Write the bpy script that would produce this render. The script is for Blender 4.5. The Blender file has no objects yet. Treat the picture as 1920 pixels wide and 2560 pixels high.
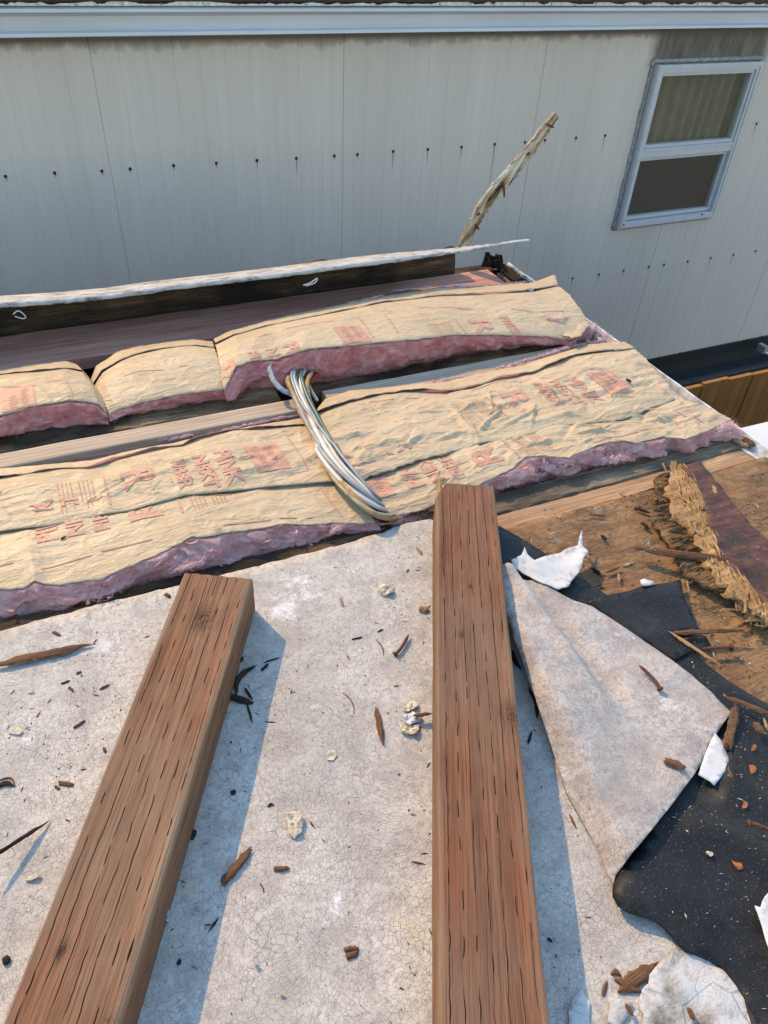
import bpy, bmesh, math, random
from mathutils import Vector, Matrix, noise
from mathutils.geometry import delaunay_2d_cdt
R = math.radians
random.seed(7)
sc = bpy.context.scene
COL = sc.collection

# ------------------------------------------------------------------ camera
CAMZ = 1.18                      # eye height above the roof membrane (roof top is z = 0)
F = 1873.5                       # focal length in photo pixels (photo 1920 x 2560)
XC = Vector((0.9119508, -0.22975523, 0.33993863))    # roof long axis in camera axes (right, down, forward)
YC = Vector((-0.40759109, -0.60233416, 0.68634034))
ZC = Vector((0.04706637, -0.76446458, -0.6429453))
cam_d = bpy.data.cameras.new('camera')
cam = bpy.data.objects.new('camera', cam_d)
COL.objects.link(cam)
right = Vector((XC[0], YC[0], ZC[0]))
down = Vector((XC[1], YC[1], ZC[1]))
fwd = Vector((XC[2], YC[2], ZC[2]))
cm = Matrix((right, -down, -fwd)).transposed().to_4x4()
cm.translation = Vector((0, 0, CAMZ))
cam.matrix_world = cm
cam_d.sensor_fit = 'VERTICAL'
cam_d.sensor_height = 36.0
cam_d.lens = 36.0 * F / 2560.0
cam_d.clip_start = 0.02
cam_d.clip_end = 3000
sc.camera = cam

# ------------------------------------------------------------------ light
SUN = Vector((-0.231, 0.752, 0.617)).normalized()     # direction towards the sun
elev = math.asin(SUN.z)
az = math.atan2(SUN.x, SUN.y)
w = bpy.data.worlds.new('World')
sc.world = w
w.use_nodes = True
sky = w.node_tree.nodes.new('ShaderNodeTexSky')
sky.sky_type = 'NISHITA'
sky.sun_disc = False
sky.sun_elevation = elev
sky.sun_rotation = az
sky.air_density = 1.7
sky.dust_density = 0.3
sky.ozone_density = 4.5
bg = w.node_tree.nodes['Background']
bg.inputs['Strength'].default_value = 0.15
w.node_tree.links.new(sky.outputs[0], bg.inputs[0])
sl = bpy.data.lights.new('sun', 'SUN')
sl.energy = 2.0
sl.angle = R(0.6)
sl.color = (1.0, 0.67, 0.30)
so = bpy.data.objects.new('sun', sl)
COL.objects.link(so)
so.rotation_euler = (-SUN).to_track_quat('-Z', 'Y').to_euler()
sc.view_settings.view_transform = 'Standard'
sc.view_settings.look = 'None'
sc.view_settings.gamma = 1
sc.view_settings.exposure = 1.5
sc.cycles.max_bounces = 6
sc.cycles.transparent_max_bounces = 12

# ------------------------------------------------------------------ photo pixel -> place
K = 1920 / 1659
Q = 960 / 1659
def ray(x, y):
    c = Vector((x - 960, y - 1280, F))
    return Vector((XC.dot(c), YC.dot(c), ZC.dot(c)))
def at(x, y, z=0.0):
    r = ray(x, y)
    return Vector((0, 0, CAMZ)) + r * ((z - CAMZ) / r.z)
def atY(x, y, Y):
    r = ray(x, y)
    return Vector((0, 0, CAMZ)) + r * (Y / r.y)
def ats(x, y, zf):
    z = 0.02
    for _ in range(8):
        p = at(x, y, z)
        z = 0.5 * z + 0.5 * zf(p.x, p.y)
    return at(x, y, z)
D0 = lambda x, y: (x * K, y * K)
C3 = lambda x, y: (x * Q, 600 + y * Q)
C4 = lambda x, y: (960 + x * Q, 600 + y * Q)
C5 = lambda x, y: (x * Q, 1200 + y * Q)
C6 = lambda x, y: (960 + x * Q, 1200 + y * Q)
C7 = lambda x, y: (x * Q, 1860 + y * Q)
C8 = lambda x, y: (960 + x * Q, 1860 + y * Q)
R1 = lambda x, y: (x * 640 / 1659, 700 + y * 640 / 1659)
R2 = lambda x, y: (520 + x * 640 / 1659, 820 + y * 640 / 1659)
WN = lambda x, y: (1400 + x * 520 / 1659, 100 + y * 520 / 1659)
ST = lambda x, y: (1080 + x * 360 / 1625, 250 + y * 360 / 1625)

# ------------------------------------------------------------------ small maths
def nz(x, y, z=0.0):
    return noise.noise(Vector((x, y, z)))
def fbm(x, y, z=0.0, o=4):
    a, s, f = 0.0, 1.0, 1.0
    for _ in range(o):
        a += s * noise.noise(Vector((x * f, y * f, z + f * 3.1)))
        s *= 0.5
        f *= 2.03
    return a
def ridge(x, y, z=0.0):
    return 1.0 - abs(noise.noise(Vector((x, y, z)))) * 2.0
def vor(x, y, z=0.0):
    return noise.voronoi(Vector((x, y, z)))[0][0]
def smooth(a, b, x):
    t = max(0.0, min(1.0, (x - a) / (b - a)))
    return t * t * (3 - 2 * t)
def resample(pts, n):
    d = [0.0]
    for a, b in zip(pts, pts[1:]):
        d.append(d[-1] + (b - a).length)
    out, j = [], 0
    for i in range(n):
        s = d[-1] * i / (n - 1)
        while j < len(d) - 2 and d[j + 1] < s:
            j += 1
        t = (s - d[j]) / max(1e-9, d[j + 1] - d[j])
        out.append(pts[j].lerp(pts[j + 1], t))
    return out
def catmull(pts, n):
    out = []
    m = len(pts)
    for i in range(m - 1):
        p0, p1, p2, p3 = pts[max(0, i - 1)], pts[i], pts[i + 1], pts[min(m - 1, i + 2)]
        for k in range(n):
            t = k / n
            out.append(0.5 * ((2 * p1) + (p2 - p0) * t + (2 * p0 - 5 * p1 + 4 * p2 - p3) * t * t + (3 * p1 - p0 - 3 * p2 + p3) * t ** 3))
    out.append(pts[-1].copy())
    return out

# ------------------------------------------------------------------ materials
class G:
    def __init__(s, name):
        s.m = bpy.data.materials.new(name)
        s.m.use_nodes = True
        s.t = s.m.node_tree
        s.b = s.t.nodes['Principled BSDF']
        s.b.inputs['Specular IOR Level'].default_value = 0.3
        s.tc = None
    def n(s, typ, **kw):
        o = s.t.nodes.new('ShaderNode' + typ)
        for k, v in kw.items():
            if k.startswith('_'):
                setattr(o, k[1:], v)
            else:
                s.put(o.inputs[k.replace('__', ' ')], v)
        return o
    def put(s, sock, v):
        if isinstance(v, bpy.types.NodeSocket):
            s.t.links.new(v, sock)
        elif isinstance(v, (tuple, list)) and len(v) == 3 and sock.type == 'RGBA':
            sock.default_value = (*v, 1)
        else:
            sock.default_value = v
    def co(s, scale=(1, 1, 1), loc=(0, 0, 0), rot=(0, 0, 0)):
        if not s.tc:
            s.tc = s.n('TexCoord')
        mp = s.n('Mapping')
        s.put(mp.inputs[0], s.tc.outputs['Object'])
        mp.inputs['Scale'].default_value = scale
        mp.inputs['Location'].default_value = loc
        mp.inputs['Rotation'].default_value = rot
        return mp.outputs[0]
    def noise(s, scale, detail=4, rough=0.55, sc=(1, 1, 1), loc=(0, 0, 0), rot=(0, 0, 0), dist=0.0):
        o = s.n('TexNoise', Vector=s.co(sc, loc, rot), Scale=scale, Detail=detail, Roughness=rough, Distortion=dist)
        return o.outputs[0]
    def voro(s, scale, feat='DISTANCE_TO_EDGE', sc=(1, 1, 1), rnd=1.0, vec=None, out=0):
        o = s.n('TexVoronoi', _feature=feat, Vector=vec or s.co(sc), Scale=scale, Randomness=rnd)
        return o.outputs[out]
    def ramp(s, fac, *stops):
        o = s.n('ValToRGB', Fac=fac)
        e = o.color_ramp.elements
        while len(e) < len(stops):
            e.new(0.5)
        for x, (p, c) in zip(e, stops):
            x.position = p
            x.color = (*c, 1) if isinstance(c, (tuple, list)) else (c, c, c, 1)
        return o.outputs[0]
    def mix(s, f, a, b, mode='MIX'):
        o = s.n('Mix', _data_type='RGBA', _blend_type=mode)
        s.put(o.inputs[0], f)
        s.put(o.inputs[6], a)
        s.put(o.inputs[7], b)
        return o.outputs[2]
    def math(s, op, a, b=0.0, clamp=False):
        o = s.n('Math', _operation=op, _use_clamp=clamp)
        s.put(o.inputs[0], a)
        s.put(o.inputs[1], b)
        return o.outputs[0]
    def bump(s, h, strength=0.5, dist=0.002, prev=None):
        o = s.n('Bump', Height=h, Strength=strength, Distance=dist)
        if prev is not None:
            s.put(o.inputs['Normal'], prev)
        return o.outputs[0]
    def out(s, col=None, rough=None, nrm=None, metal=None, spec=None):
        if col is not None: s.put(s.b.inputs['Base Color'], col)
        if rough is not None: s.put(s.b.inputs['Roughness'], rough)
        if nrm is not None: s.put(s.b.inputs['Normal'], nrm)
        if metal is not None: s.put(s.b.inputs['Metallic'], metal)
        if spec is not None: s.put(s.b.inputs['Specular IOR Level'], spec)
        return s.m
    def translucent(s, col, f):
        tr = s.n('BsdfTranslucent')
        s.put(tr.inputs[0], col)
        mx = s.n('MixShader')
        s.put(mx.inputs[0], f)
        s.put(mx.inputs[1], s.b.outputs[0])
        s.put(mx.inputs[2], tr.outputs[0])
        s.put(s.t.nodes['Material Output'].inputs[0], mx.outputs[0])

def plain(name, col, rough=0.6, metal=0.0, var=0.25, scale=60, bump=0.2):
    g = G(name)
    nn = g.noise(scale, 5)
    c = g.mix(g.ramp(nn, (0.3, 0), (0.7, 1)), tuple(x * (1 - var) for x in col), tuple(min(1, x * (1 + var)) for x in col))
    return g.out(c, rough, g.bump(nn, bump, 0.001), metal)

def wood(name, dark, mid, light, grain=1.0, stain=None, stain_amt=0.5, rough=0.75, bump=0.4, knots=(), bands=0.0, worn=None):
    """timber with the grain along the object's own X axis"""
    g = G(name)
    a = g.noise(40 * grain, 6, 0.65, sc=(0.022 if worn else 0.05, 1, 1), dist=0.12 if worn else 0.6)
    b = g.noise(170 * grain, 4, 0.6, sc=(0.03, 1, 1), loc=(3, 1, 2))
    c = g.ramp(a, (0.28, dark), (0.5, mid), (0.72, light))
    c = g.mix(g.ramp(b, (0.35, 0.55), (0.6, 0.0)), c, tuple(x * 0.45 for x in mid))
    if bands:
        wv = g.n('TexWave', _bands_direction='Y', Vector=g.co((0.03, 1, 1)), Scale=bands, Distortion=3.5, Detail=2)
        wv.inputs['Detail Scale'].default_value = 0.6
        c = g.mix(g.ramp(wv.outputs[0], (0.35, 0.55), (0.65, 0)), c, tuple(x * 0.62 for x in mid))
    if stain:
        st = g.noise(5, 5, 0.6, sc=(0.5, 1, 1), loc=(9, 2, 5))
        c = g.mix(g.math('MULTIPLY', g.ramp(st, (0.45, 0), (0.62, 1)), stain_amt), c, stain)
    hl_ = g.noise(420 * grain, 2, 0.5, sc=(0.012, 1, 1), loc=(5, 7, 1))
    c = g.mix(g.ramp(hl_, (0.30, 0.75), (0.42, 0.0)), c, tuple(x * 0.35 for x in dark))
    blot = g.noise(9, 5, 0.65, sc=(0.35, 1, 1), loc=(1, 4, 8))
    c = g.mix(g.ramp(blot, (0.35, 0.35), (0.55, 0)), c, tuple(x * 0.7 for x in dark))
    if worn:
        sep = g.n('SeparateXYZ', Vector=g.co())
        ed = g.ramp(g.math('ADD', g.math('ABSOLUTE', sep.outputs[1]), g.math('MULTIPLY', g.math('SUBTRACT', blot, 0.5), 0.022)), (0.058 / 1.0, 0), (0.067, 0.75))
        ed = g.math('MULTIPLY', ed, g.ramp(sep.outputs[2], (0.070, 0), (0.086, 1)))
        c = g.mix(g.math('MULTIPLY', ed, g.ramp(b, (0.35, 0.3), (0.6, 0.9))), c, worn)
        c = g.mix(g.math('MULTIPLY', g.ramp(g.noise(3.5, 5, 0.6, loc=(6, 2, 9)), (0.50, 0), (0.66, 1)), g.ramp(a, (0.4, 0.1), (0.6, 0.4))), c, tuple(x * 0.9 for x in worn))
    h = g.math('ADD', g.math('ADD', a, g.math('MULTIPLY', b, 0.7)), g.math('MULTIPLY', hl_, 0.5))
    for (kx, ky, kz, kr) in knots:
        d = g.n('VectorMath', _operation='DISTANCE')
        g.put(d.inputs[0], g.co((0.6, 1, 1)))
        d.inputs[1].default_value = (kx * 0.6, ky, kz)
        dd = g.math('ADD', d.outputs['Value'], g.math('MULTIPLY', g.math('SUBTRACT', b, 0.5), kr * 1.2))
        ring = g.math('SINE', g.math('MULTIPLY', dd, 24.0 / kr))
        msk = g.ramp(g.math('DIVIDE', dd, kr * 1.7), (0.12, 1), (0.45, 0.62), (1.0, 0))
        c = g.mix(g.math('MULTIPLY', msk, g.math('ADD', 0.62, g.math('MULTIPLY', ring, 0.38))), c, tuple(x * 0.30 for x in dark))
    return g.out(c, rough, g.bump(h, bump, 0.003), spec=0.2)

def make_membrane(name, base, fold=0.0):
    g = G(name)
    # cell pattern slightly wobbled so the crazing is not a perfect Voronoi
    wob = g.n('TexNoise', Vector=g.co(), Scale=70.0, Detail=2.0)
    vadd = g.n('VectorMath', _operation='MULTIPLY_ADD')
    g.put(vadd.inputs[0], wob.outputs[1])
    vadd.inputs[1].default_value = (0.007, 0.007, 0.0)
    g.put(vadd.inputs[2], g.co())
    wob2 = g.n('TexNoise', Vector=g.co(), Scale=7.0, Detail=1.0)
    vad2 = g.n('VectorMath', _operation='MULTIPLY_ADD')
    g.put(vad2.inputs[0], wob2.outputs[1])
    vad2.inputs[1].default_value = (0.09, 0.09, 0.0)
    g.put(vad2.inputs[2], vadd.outputs[0])
    vec = vad2.outputs[0]
    e1 = g.voro(128, vec=vec)
    cellc = g.n('TexVoronoi', _feature='F1', Vector=vec, Scale=128)
    big = g.noise(3.6, 6, 0.62, loc=(0.7, 3.3, 0))
    mid = g.noise(14, 5, 0.6, loc=(4, 0, 0))
    fine = g.noise(320, 3, 0.6)
    width = g.ramp(g.noise(9, 3, loc=(1, 6, 0)), (0.3, 0.022), (0.7, 0.06))
    crack = g.math('SUBTRACT', 1.0, g.math('DIVIDE', e1, width, True), True)
    crackamt = g.ramp(g.noise(22, 3, loc=(2, 2, 0)), (0.25, 0.35), (0.52, 1.0))
    crack = g.math('MULTIPLY', crack, crackamt)
    c = g.ramp(big, (0.28, tuple(x * 0.72 for x in base)), (0.47, base), (0.68, tuple(min(1, x * 1.14) for x in base)))
    grit = g.noise(95, 5, 0.7, loc=(3, 9, 0))
    c = g.mix(g.ramp(grit, (0.36, 0.62), (0.52, 0)), c, (base[0] * 0.50, base[1] * 0.49, base[2] * 0.49))
    grit2 = g.noise(34, 5, 0.7, loc=(8, 2, 0))
    c = g.mix(g.ramp(grit2, (0.40, 0.45), (0.52, 0)), c, (base[0] * 0.6, base[1] * 0.6, base[2] * 0.61))
    c = g.mix(g.ramp(mid, (0.36, 0.5), (0.52, 0)), c, (base[0] * 0.56, base[1] * 0.52, base[2] * 0.53))
    c = g.mix(g.ramp(cellc.outputs[1], (0.2, 0.0), (0.9, 0.30)), c, (base[0] * 0.72, base[1] * 0.71, base[2] * 0.72))
    # dirty centre of some cells
    cd = g.math('MULTIPLY', g.ramp(cellc.outputs[0], (0.12, 1), (0.36, 0)), g.ramp(g.noise(30, 2, loc=(7, 7, 0)), (0.5, 0), (0.68, 1)))
    c = g.mix(g.math('MULTIPLY', cd, 0.55), c, (0.16, 0.15, 0.145))
    c = g.mix(g.ramp(g.noise(6, 5, 0.7, loc=(11, 3, 0)), (0.60, 0), (0.72, 0.5)), c, (0.50, 0.40, 0.25))
    c = g.mix(g.ramp(g.noise(5, 6, 0.7, loc=(2, 13, 0)), (0.62, 0), (0.70, 0.75)), c, (0.74, 0.72, 0.69))
    c = g.mix(g.ramp(fine, (0.30, 0.45), (0.44, 0)), c, (base[0] * 0.5, base[1] * 0.48, base[2] * 0.46))
    c = g.mix(g.math('MULTIPLY', crack, 0.56), c, (0.10, 0.085, 0.07))
    spk = g.voro(55, 'F1', out=0)
    c = g.mix(g.math('MULTIPLY', g.ramp(spk, (0.035, 1), (0.07, 0)), g.ramp(g.noise(40, 1, loc=(5, 5, 5)), (0.5, 0), (0.55, 0.9))), c, (0.05, 0.04, 0.035))
    h = g.math('SUBTRACT', g.math('MULTIPLY', fine, 0.25), crack)
    n1 = g.bump(h, 0.55, 0.0012)
    n2 = g.bump(mid, 0.25, 0.012, n1)
    return g.out(c, g.ramp(mid, (0.3, 0.75), (0.7, 0.55)), n2, spec=0.25)

M = {}
M['flap'] = make_membrane('crazed_flap', (0.40, 0.345, 0.295))
M['membrane'] = make_membrane('crazed_membrane', (0.455, 0.405, 0.34))

g = G('kraft_paper')
kn = g.noise(7, 5, 0.6)
kf = g.noise(260, 3, 0.6, sc=(0.25, 1, 1))
kc = g.ramp(kn, (0.28, (0.43, 0.305, 0.172)), (0.55, (0.515, 0.378, 0.222)), (0.75, (0.56, 0.42, 0.255)))
kc = g.mix(g.ramp(kf, (0.35, 0.25), (0.6, 0)), kc, (0.33, 0.215, 0.11))
kc = g.mix(g.ramp(g.noise(11, 5, 0.7, loc=(3, 8, 1), sc=(0.6, 1, 1)), (0.60, 0), (0.75, 0.6)), kc, (0.28, 0.155, 0.065))
wr = g.noise(38, 4, 0.6, sc=(0.35, 1, 1), dist=1.2)
wr2 = g.voro(26, sc=(0.5, 1, 1))
hh = g.math('ADD', g.math('ABSOLUTE', g.math('SUBTRACT', wr, 0.5)), g.math('MULTIPLY', g.math('MINIMUM', wr2, 0.12), -1.0))
n1 = g.bump(hh, 0.8, 0.012)
n2 = g.bump(kf, 0.12, 0.001, n1)
M['kraft'] = g.out(kc, 0.5, n2, spec=0.3)
g.translucent((0.45, 0.24, 0.08), 0.10)

g = G('red_print')
pn = g.noise(120, 4, 0.7)
pc = g.mix(g.ramp(pn, (0.33, 0.0), (0.64, 0.9)), (0.40, 0.15, 0.105), (0.45, 0.275, 0.165))
M['print'] = g.out(pc, 0.6, g.bump(wr if False else g.noise(38, 4, 0.6, sc=(0.35, 1, 1), dist=1.2), 0.4, 0.006))

g = G('small_faint_print')
M['print_small'] = g.out((0.41, 0.20, 0.12), 0.6)
g = G('pale_print')
M['print_pale'] = g.out(g.mix(g.ramp(g.noise(150, 4, 0.7), (0.4, 0), (0.6, 1)), (0.47, 0.32, 0.19), (0.44, 0.23, 0.14)), 0.6)

def pink(name, a, b, c_):
    g = G(name)
    s1 = g.noise(24, 6, 0.7, sc=(0.55, 1, 1), dist=2.0)
    s2 = g.noise(140, 5, 0.75, sc=(0.4, 1, 1), dist=1.5)
    c = g.ramp(s1, (0.30, a), (0.5, b), (0.68, c_))
    c = g.mix(g.ramp(s2, (0.38, 0.5), (0.62, 0)), c, tuple(x * 0.6 for x in a))
    h = g.math('ADD', s1, g.math('MULTIPLY', s2, 0.6))
    g.out(c, 0.95, g.bump(h, 0.5, 0.006), spec=0.05)
    g.translucent(g.mix(0.5, b, c_), 0.38)
    return g.m
M['pink'] = pink('pink_fibreglass', (0.46, 0.12, 0.10), (0.66, 0.26, 0.24), (0.80, 0.52, 0.48))
M['pink_torn'] = pink('torn_pink_fibreglass', (0.50, 0.17, 0.14), (0.76, 0.41, 0.37), (0.86, 0.66, 0.60))
M['pink_pale'] = pink('pale_pink_fibreglass', (0.62, 0.34, 0.35), (0.76, 0.52, 0.52), (0.84, 0.70, 0.69))

M['beam'] = wood('weathered_treated_timber', (0.135, 0.060, 0.028), (0.235, 0.112, 0.052), (0.31, 0.185, 0.10), 1.0, (0.23, 0.165, 0.115), 0.7, 0.8, 0.8)
M['new_wood'] = wood('fresh_sawn_fir', (0.36, 0.25, 0.16), (0.47, 0.35, 0.24), (0.53, 0.42, 0.30), 0.8, None, 0, 0.7, 0.25, bands=22)
M['rim_wood'] = wood('reddish_fir', (0.36, 0.15, 0.10), (0.54, 0.26, 0.175), (0.64, 0.38, 0.27), 0.8, None, 0, 0.75, 0.3, bands=26)
M['old_wood'] = wood('rotten_timber', (0.018, 0.012, 0.009), (0.075, 0.042, 0.022), (0.20, 0.115, 0.055), 0.9, (0.012, 0.009, 0.007), 0.9, 0.9, 1.0)
M['old_brown'] = wood('half_rotten_timber', (0.07, 0.040, 0.020), (0.24, 0.14, 0.065), (0.38, 0.25, 0.13), 0.9, (0.014, 0.010, 0.008), 0.85, 0.9, 1.0)
M['grey_rot'] = wood('grey_weathered_rafter', (0.09, 0.062, 0.040), (0.24, 0.17, 0.105), (0.36, 0.275, 0.19), 0.9, (0.03, 0.022, 0.016), 0.8, 0.9, 0.9)
M['tan_wood'] = wood('bare_tan_timber', (0.30, 0.165, 0.08), (0.43, 0.26, 0.135), (0.54, 0.37, 0.22), 1.2, (0.22, 0.11, 0.055), 0.5, 0.8, 0.5)
M['splinter'] = wood('splintered_wood', (0.075, 0.032, 0.015), (0.185, 0.085, 0.038), (0.33, 0.18, 0.085), 1.8, (0.04, 0.022, 0.014), 0.6, 0.85, 0.8)
M['dark_splinter'] = wood('blackened_wood', (0.010, 0.008, 0.007), (0.032, 0.022, 0.017), (0.075, 0.05, 0.034), 1.8, None, 0, 0.9, 0.8)
M['fray'] = wood('torn_golden_fibres', (0.20, 0.105, 0.042), (0.40, 0.235, 0.10), (0.58, 0.39, 0.19), 1.6, (0.13, 0.068, 0.032), 0.6, 0.85, 0.9)
M['fray_dark'] = wood('torn_brown_ply', (0.07, 0.034, 0.014), (0.22, 0.12, 0.05), (0.42, 0.26, 0.12), 1.9, (0.06, 0.032, 0.016), 0.6, 0.9, 1.0)
M['cedar'] = wood('cedar_board', (0.22, 0.09, 0.022), (0.33, 0.145, 0.035), (0.40, 0.19, 0.055), 0.5, (0.18, 0.07, 0.02), 0.4, 0.7, 0.2)

g = G('stained_plywood')
a = g.noise(70, 6, 0.7, sc=(0.10, 1, 1), rot=(0, 0, R(30)))
b = g.noise(4.5, 6, 0.65)
s = g.noise(260, 3, 0.7, sc=(0.15, 1, 1), rot=(0, 0, R(30)))
c = g.ramp(a, (0.3, (0.13, 0.066, 0.027)), (0.5, (0.235, 0.132, 0.056)), (0.7, (0.32, 0.20, 0.095)))
c = g.mix(g.ramp(b, (0.42, 0), (0.6, 0.55)), c, (0.20, 0.085, 0.035))
c = g.mix(g.math('MULTIPLY', g.ramp(g.noise(9, 5, 0.7, loc=(5, 2, 0)), (0.50, 0), (0.66, 1)), g.ramp(s, (0.42, 0.8), (0.62, 0.1))), c, (0.045, 0.036, 0.028))
c = g.mix(g.ramp(s, (0.32, 0.5), (0.48, 0)), c, (0.10, 0.045, 0.02))
c = g.mix(g.math('MULTIPLY', g.ramp(g.noise(16, 6, 0.75, sc=(0.4, 1, 1), rot=(0, 0, R(30)), loc=(2, 6, 0)), (0.46, 0), (0.60, 0.85)), g.ramp(s, (0.38, 1), (0.66, 0.25))), c, (0.050, 0.034, 0.022))
c = g.mix(g.ramp(g.noise(48, 4, 0.7, loc=(4, 4, 0)), (0.36, 0.6), (0.48, 0)), c, (0.10, 0.05, 0.024))
c = g.mix(g.ramp(g.noise(210, 3, 0.7, loc=(9, 4, 0)), (0.66, 0), (0.74, 0.6)), c, (0.40, 0.30, 0.17))
M['plywood'] = g.out(c, 0.8, g.bump(g.math('ADD', a, s), 0.6, 0.002), spec=0.2)

g = G('red_brown_board')
a = g.noise(60, 6, 0.7, sc=(0.12, 1, 1))
b = g.noise(14, 6, 0.7, loc=(2, 5, 1))
c = g.ramp(a, (0.3, (0.026, 0.011, 0.008)), (0.5, (0.075, 0.027, 0.016)), (0.7, (0.14, 0.058, 0.030)))
c = g.mix(g.ramp(b, (0.48, 0), (0.62, 0.85)), c, (0.016, 0.013, 0.013))
c = g.mix(g.ramp(g.noise(22, 5, 0.7, loc=(8, 1, 4)), (0.64, 0), (0.69, 0.7)), c, (0.24, 0.215, 0.185))
c = g.mix(g.ramp(g.noise(60, 5, 0.7, loc=(3, 3, 3)), (0.58, 0), (0.68, 0.6)), c, (0.20, 0.095, 0.045))
M['red_board'] = g.out(c, 0.7, g.bump(a, 0.6, 0.003))

g = G('black_rubber')
d1 = g.noise(7, 6, 0.7)
d2 = g.noise(420, 3, 0.7)
c = g.ramp(d1, (0.30, (0.008, 0.008, 0.008)), (0.6, (0.017, 0.016, 0.015)), (0.8, (0.034, 0.030, 0.025)))
c = g.mix(g.ramp(d2, (0.62, 0), (0.74, 0.65)), c, (0.32, 0.28, 0.22))
c = g.mix(g.ramp(g.noise(18, 5, 0.7, loc=(1, 7, 2)), (0.55, 0), (0.75, 0.45)), c, (0.06, 0.053, 0.045))
M['rubber'] = g.out(c, g.ramp(d1, (0.3, 0.38), (0.7, 0.6)), g.bump(g.noise(60, 4), 0.35, 0.003), spec=0.17)

g = G('painted_siding')
sx = g.noise(1.6, 5, 0.6, sc=(3.0, 1, 0.25))
sf = g.noise(60, 3, 0.6, sc=(1, 1, 0.05))
c = g.ramp(sx, (0.3, (0.425, 0.370, 0.318)), (0.7, (0.47, 0.411, 0.355)))
c = g.mix(g.ramp(sf, (0.35, 0.22), (0.6, 0)), c, (0.35, 0.315, 0.275))
# mould under the eave and round the window
px_ = g.n('SeparateXYZ', Vector=g.co())
X_, Z_ = px_.outputs[0], px_.outputs[2]
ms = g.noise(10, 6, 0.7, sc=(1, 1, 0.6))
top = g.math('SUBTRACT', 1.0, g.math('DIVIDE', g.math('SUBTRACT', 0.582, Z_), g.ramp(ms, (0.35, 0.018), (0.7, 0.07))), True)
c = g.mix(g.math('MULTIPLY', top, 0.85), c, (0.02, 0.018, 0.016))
wx = g.math('MULTIPLY', g.ramp(g.math('ADD', g.math('DIVIDE', g.math('ABSOLUTE', g.math('SUBTRACT', X_, 4.07)), 0.5), g.math('MULTIPLY', g.math('SUBTRACT', ms, 0.5), 0.35)), (0.84, 1), (1.0, 0)), g.ramp(g.math('SUBTRACT', Z_, 0.40), (0.0, 0), (0.01, 1)))
wst = g.math('MULTIPLY', wx, g.ramp(g.noise(12, 6, 0.75, sc=(1, 1, 0.25), loc=(3, 1, 2)), (0.30, 0.72), (0.58, 1.0)))
c = g.mix(wst, c, (0.055, 0.046, 0.039))
M['siding'] = g.out(c, 0.42, g.bump(sf, 0.08, 0.002), spec=0.4)

g = G('white_trim_metal')
c = g.mix(g.ramp(g.noise(9, 5, sc=(0.2, 1, 1)), (0.35, 0), (0.7, 1)), (0.37, 0.365, 0.36), (0.43, 0.425, 0.42))
M['white_metal'] = g.out(c, 0.35, spec=0.5)
M['dirty_trim'] = plain('dirty_white_trim', (0.50, 0.48, 0.45), 0.5, 0, 0.45, 30, 0.3)
M['galv'] = plain('zinc_flashing', (0.42, 0.43, 0.44), 0.38, 0.7, 0.3, 40)
M['tar'] = plain('black_tar', (0.012, 0.012, 0.013), 0.35, 0, 0.4, 30, 0.6)
M['black'] = plain('black_skirting_vinyl', (0.014, 0.014, 0.015), 0.5, 0, 0.3, 30)
M['black_edge'] = plain('dusty_black_ledge', (0.05, 0.05, 0.052), 0.6, 0, 0.3, 30)
M['screw'] = plain('dark_screw', (0.018, 0.014, 0.012), 0.6, 0.3)
g = G('rust_streak')
M['streak'] = g.out((0.22, 0.19, 0.15), 0.8)
g.b.inputs['Alpha'].default_value = 0.55
M['frame'] = plain('white_aluminium', (0.40, 0.40, 0.415), 0.35, 0.15, 0.06, 20, 0.02)
M['sealant'] = plain('grey_caulk', (0.22, 0.21, 0.195), 0.8, 0, 0.4, 40, 0.6)
M['curtain'] = plain('curtain_cloth', (0.20, 0.165, 0.115), 0.9, 0, 0.15, 20)
M['dark_screen'] = plain('insect_screen', (0.012, 0.012, 0.013), 0.7, 0, 0.2, 400)
M['dark_screen'].node_tree.nodes['Principled BSDF'].inputs['Alpha'].default_value = 0.90
M['room'] = plain('dark_room', (0.05, 0.055, 0.05), 0.9)
g = G('window_glass')
gl = g.n('BsdfGlossy', Roughness=0.02, Color=(0.9, 0.95, 0.92, 1))
tr = g.n('BsdfTransparent', Color=(0.88, 0.90, 0.86, 1))
fr = g.n('Fresnel', IOR=1.6)
mx = g.n('MixShader')
gb = g.n('NewGeometry')
g.put(mx.inputs[0], g.math('MULTIPLY', g.math('ADD', fr.outputs[0], 0.05), g.math('SUBTRACT', 1.0, gb.outputs['Backfacing'])))
g.put(mx.inputs[1], tr.outputs[0])
g.put(mx.inputs[2], gl.outputs[0])
g.put(g.t.nodes['Material Output'].inputs[0], mx.outputs[0])
M['glass'] = g.m

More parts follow.
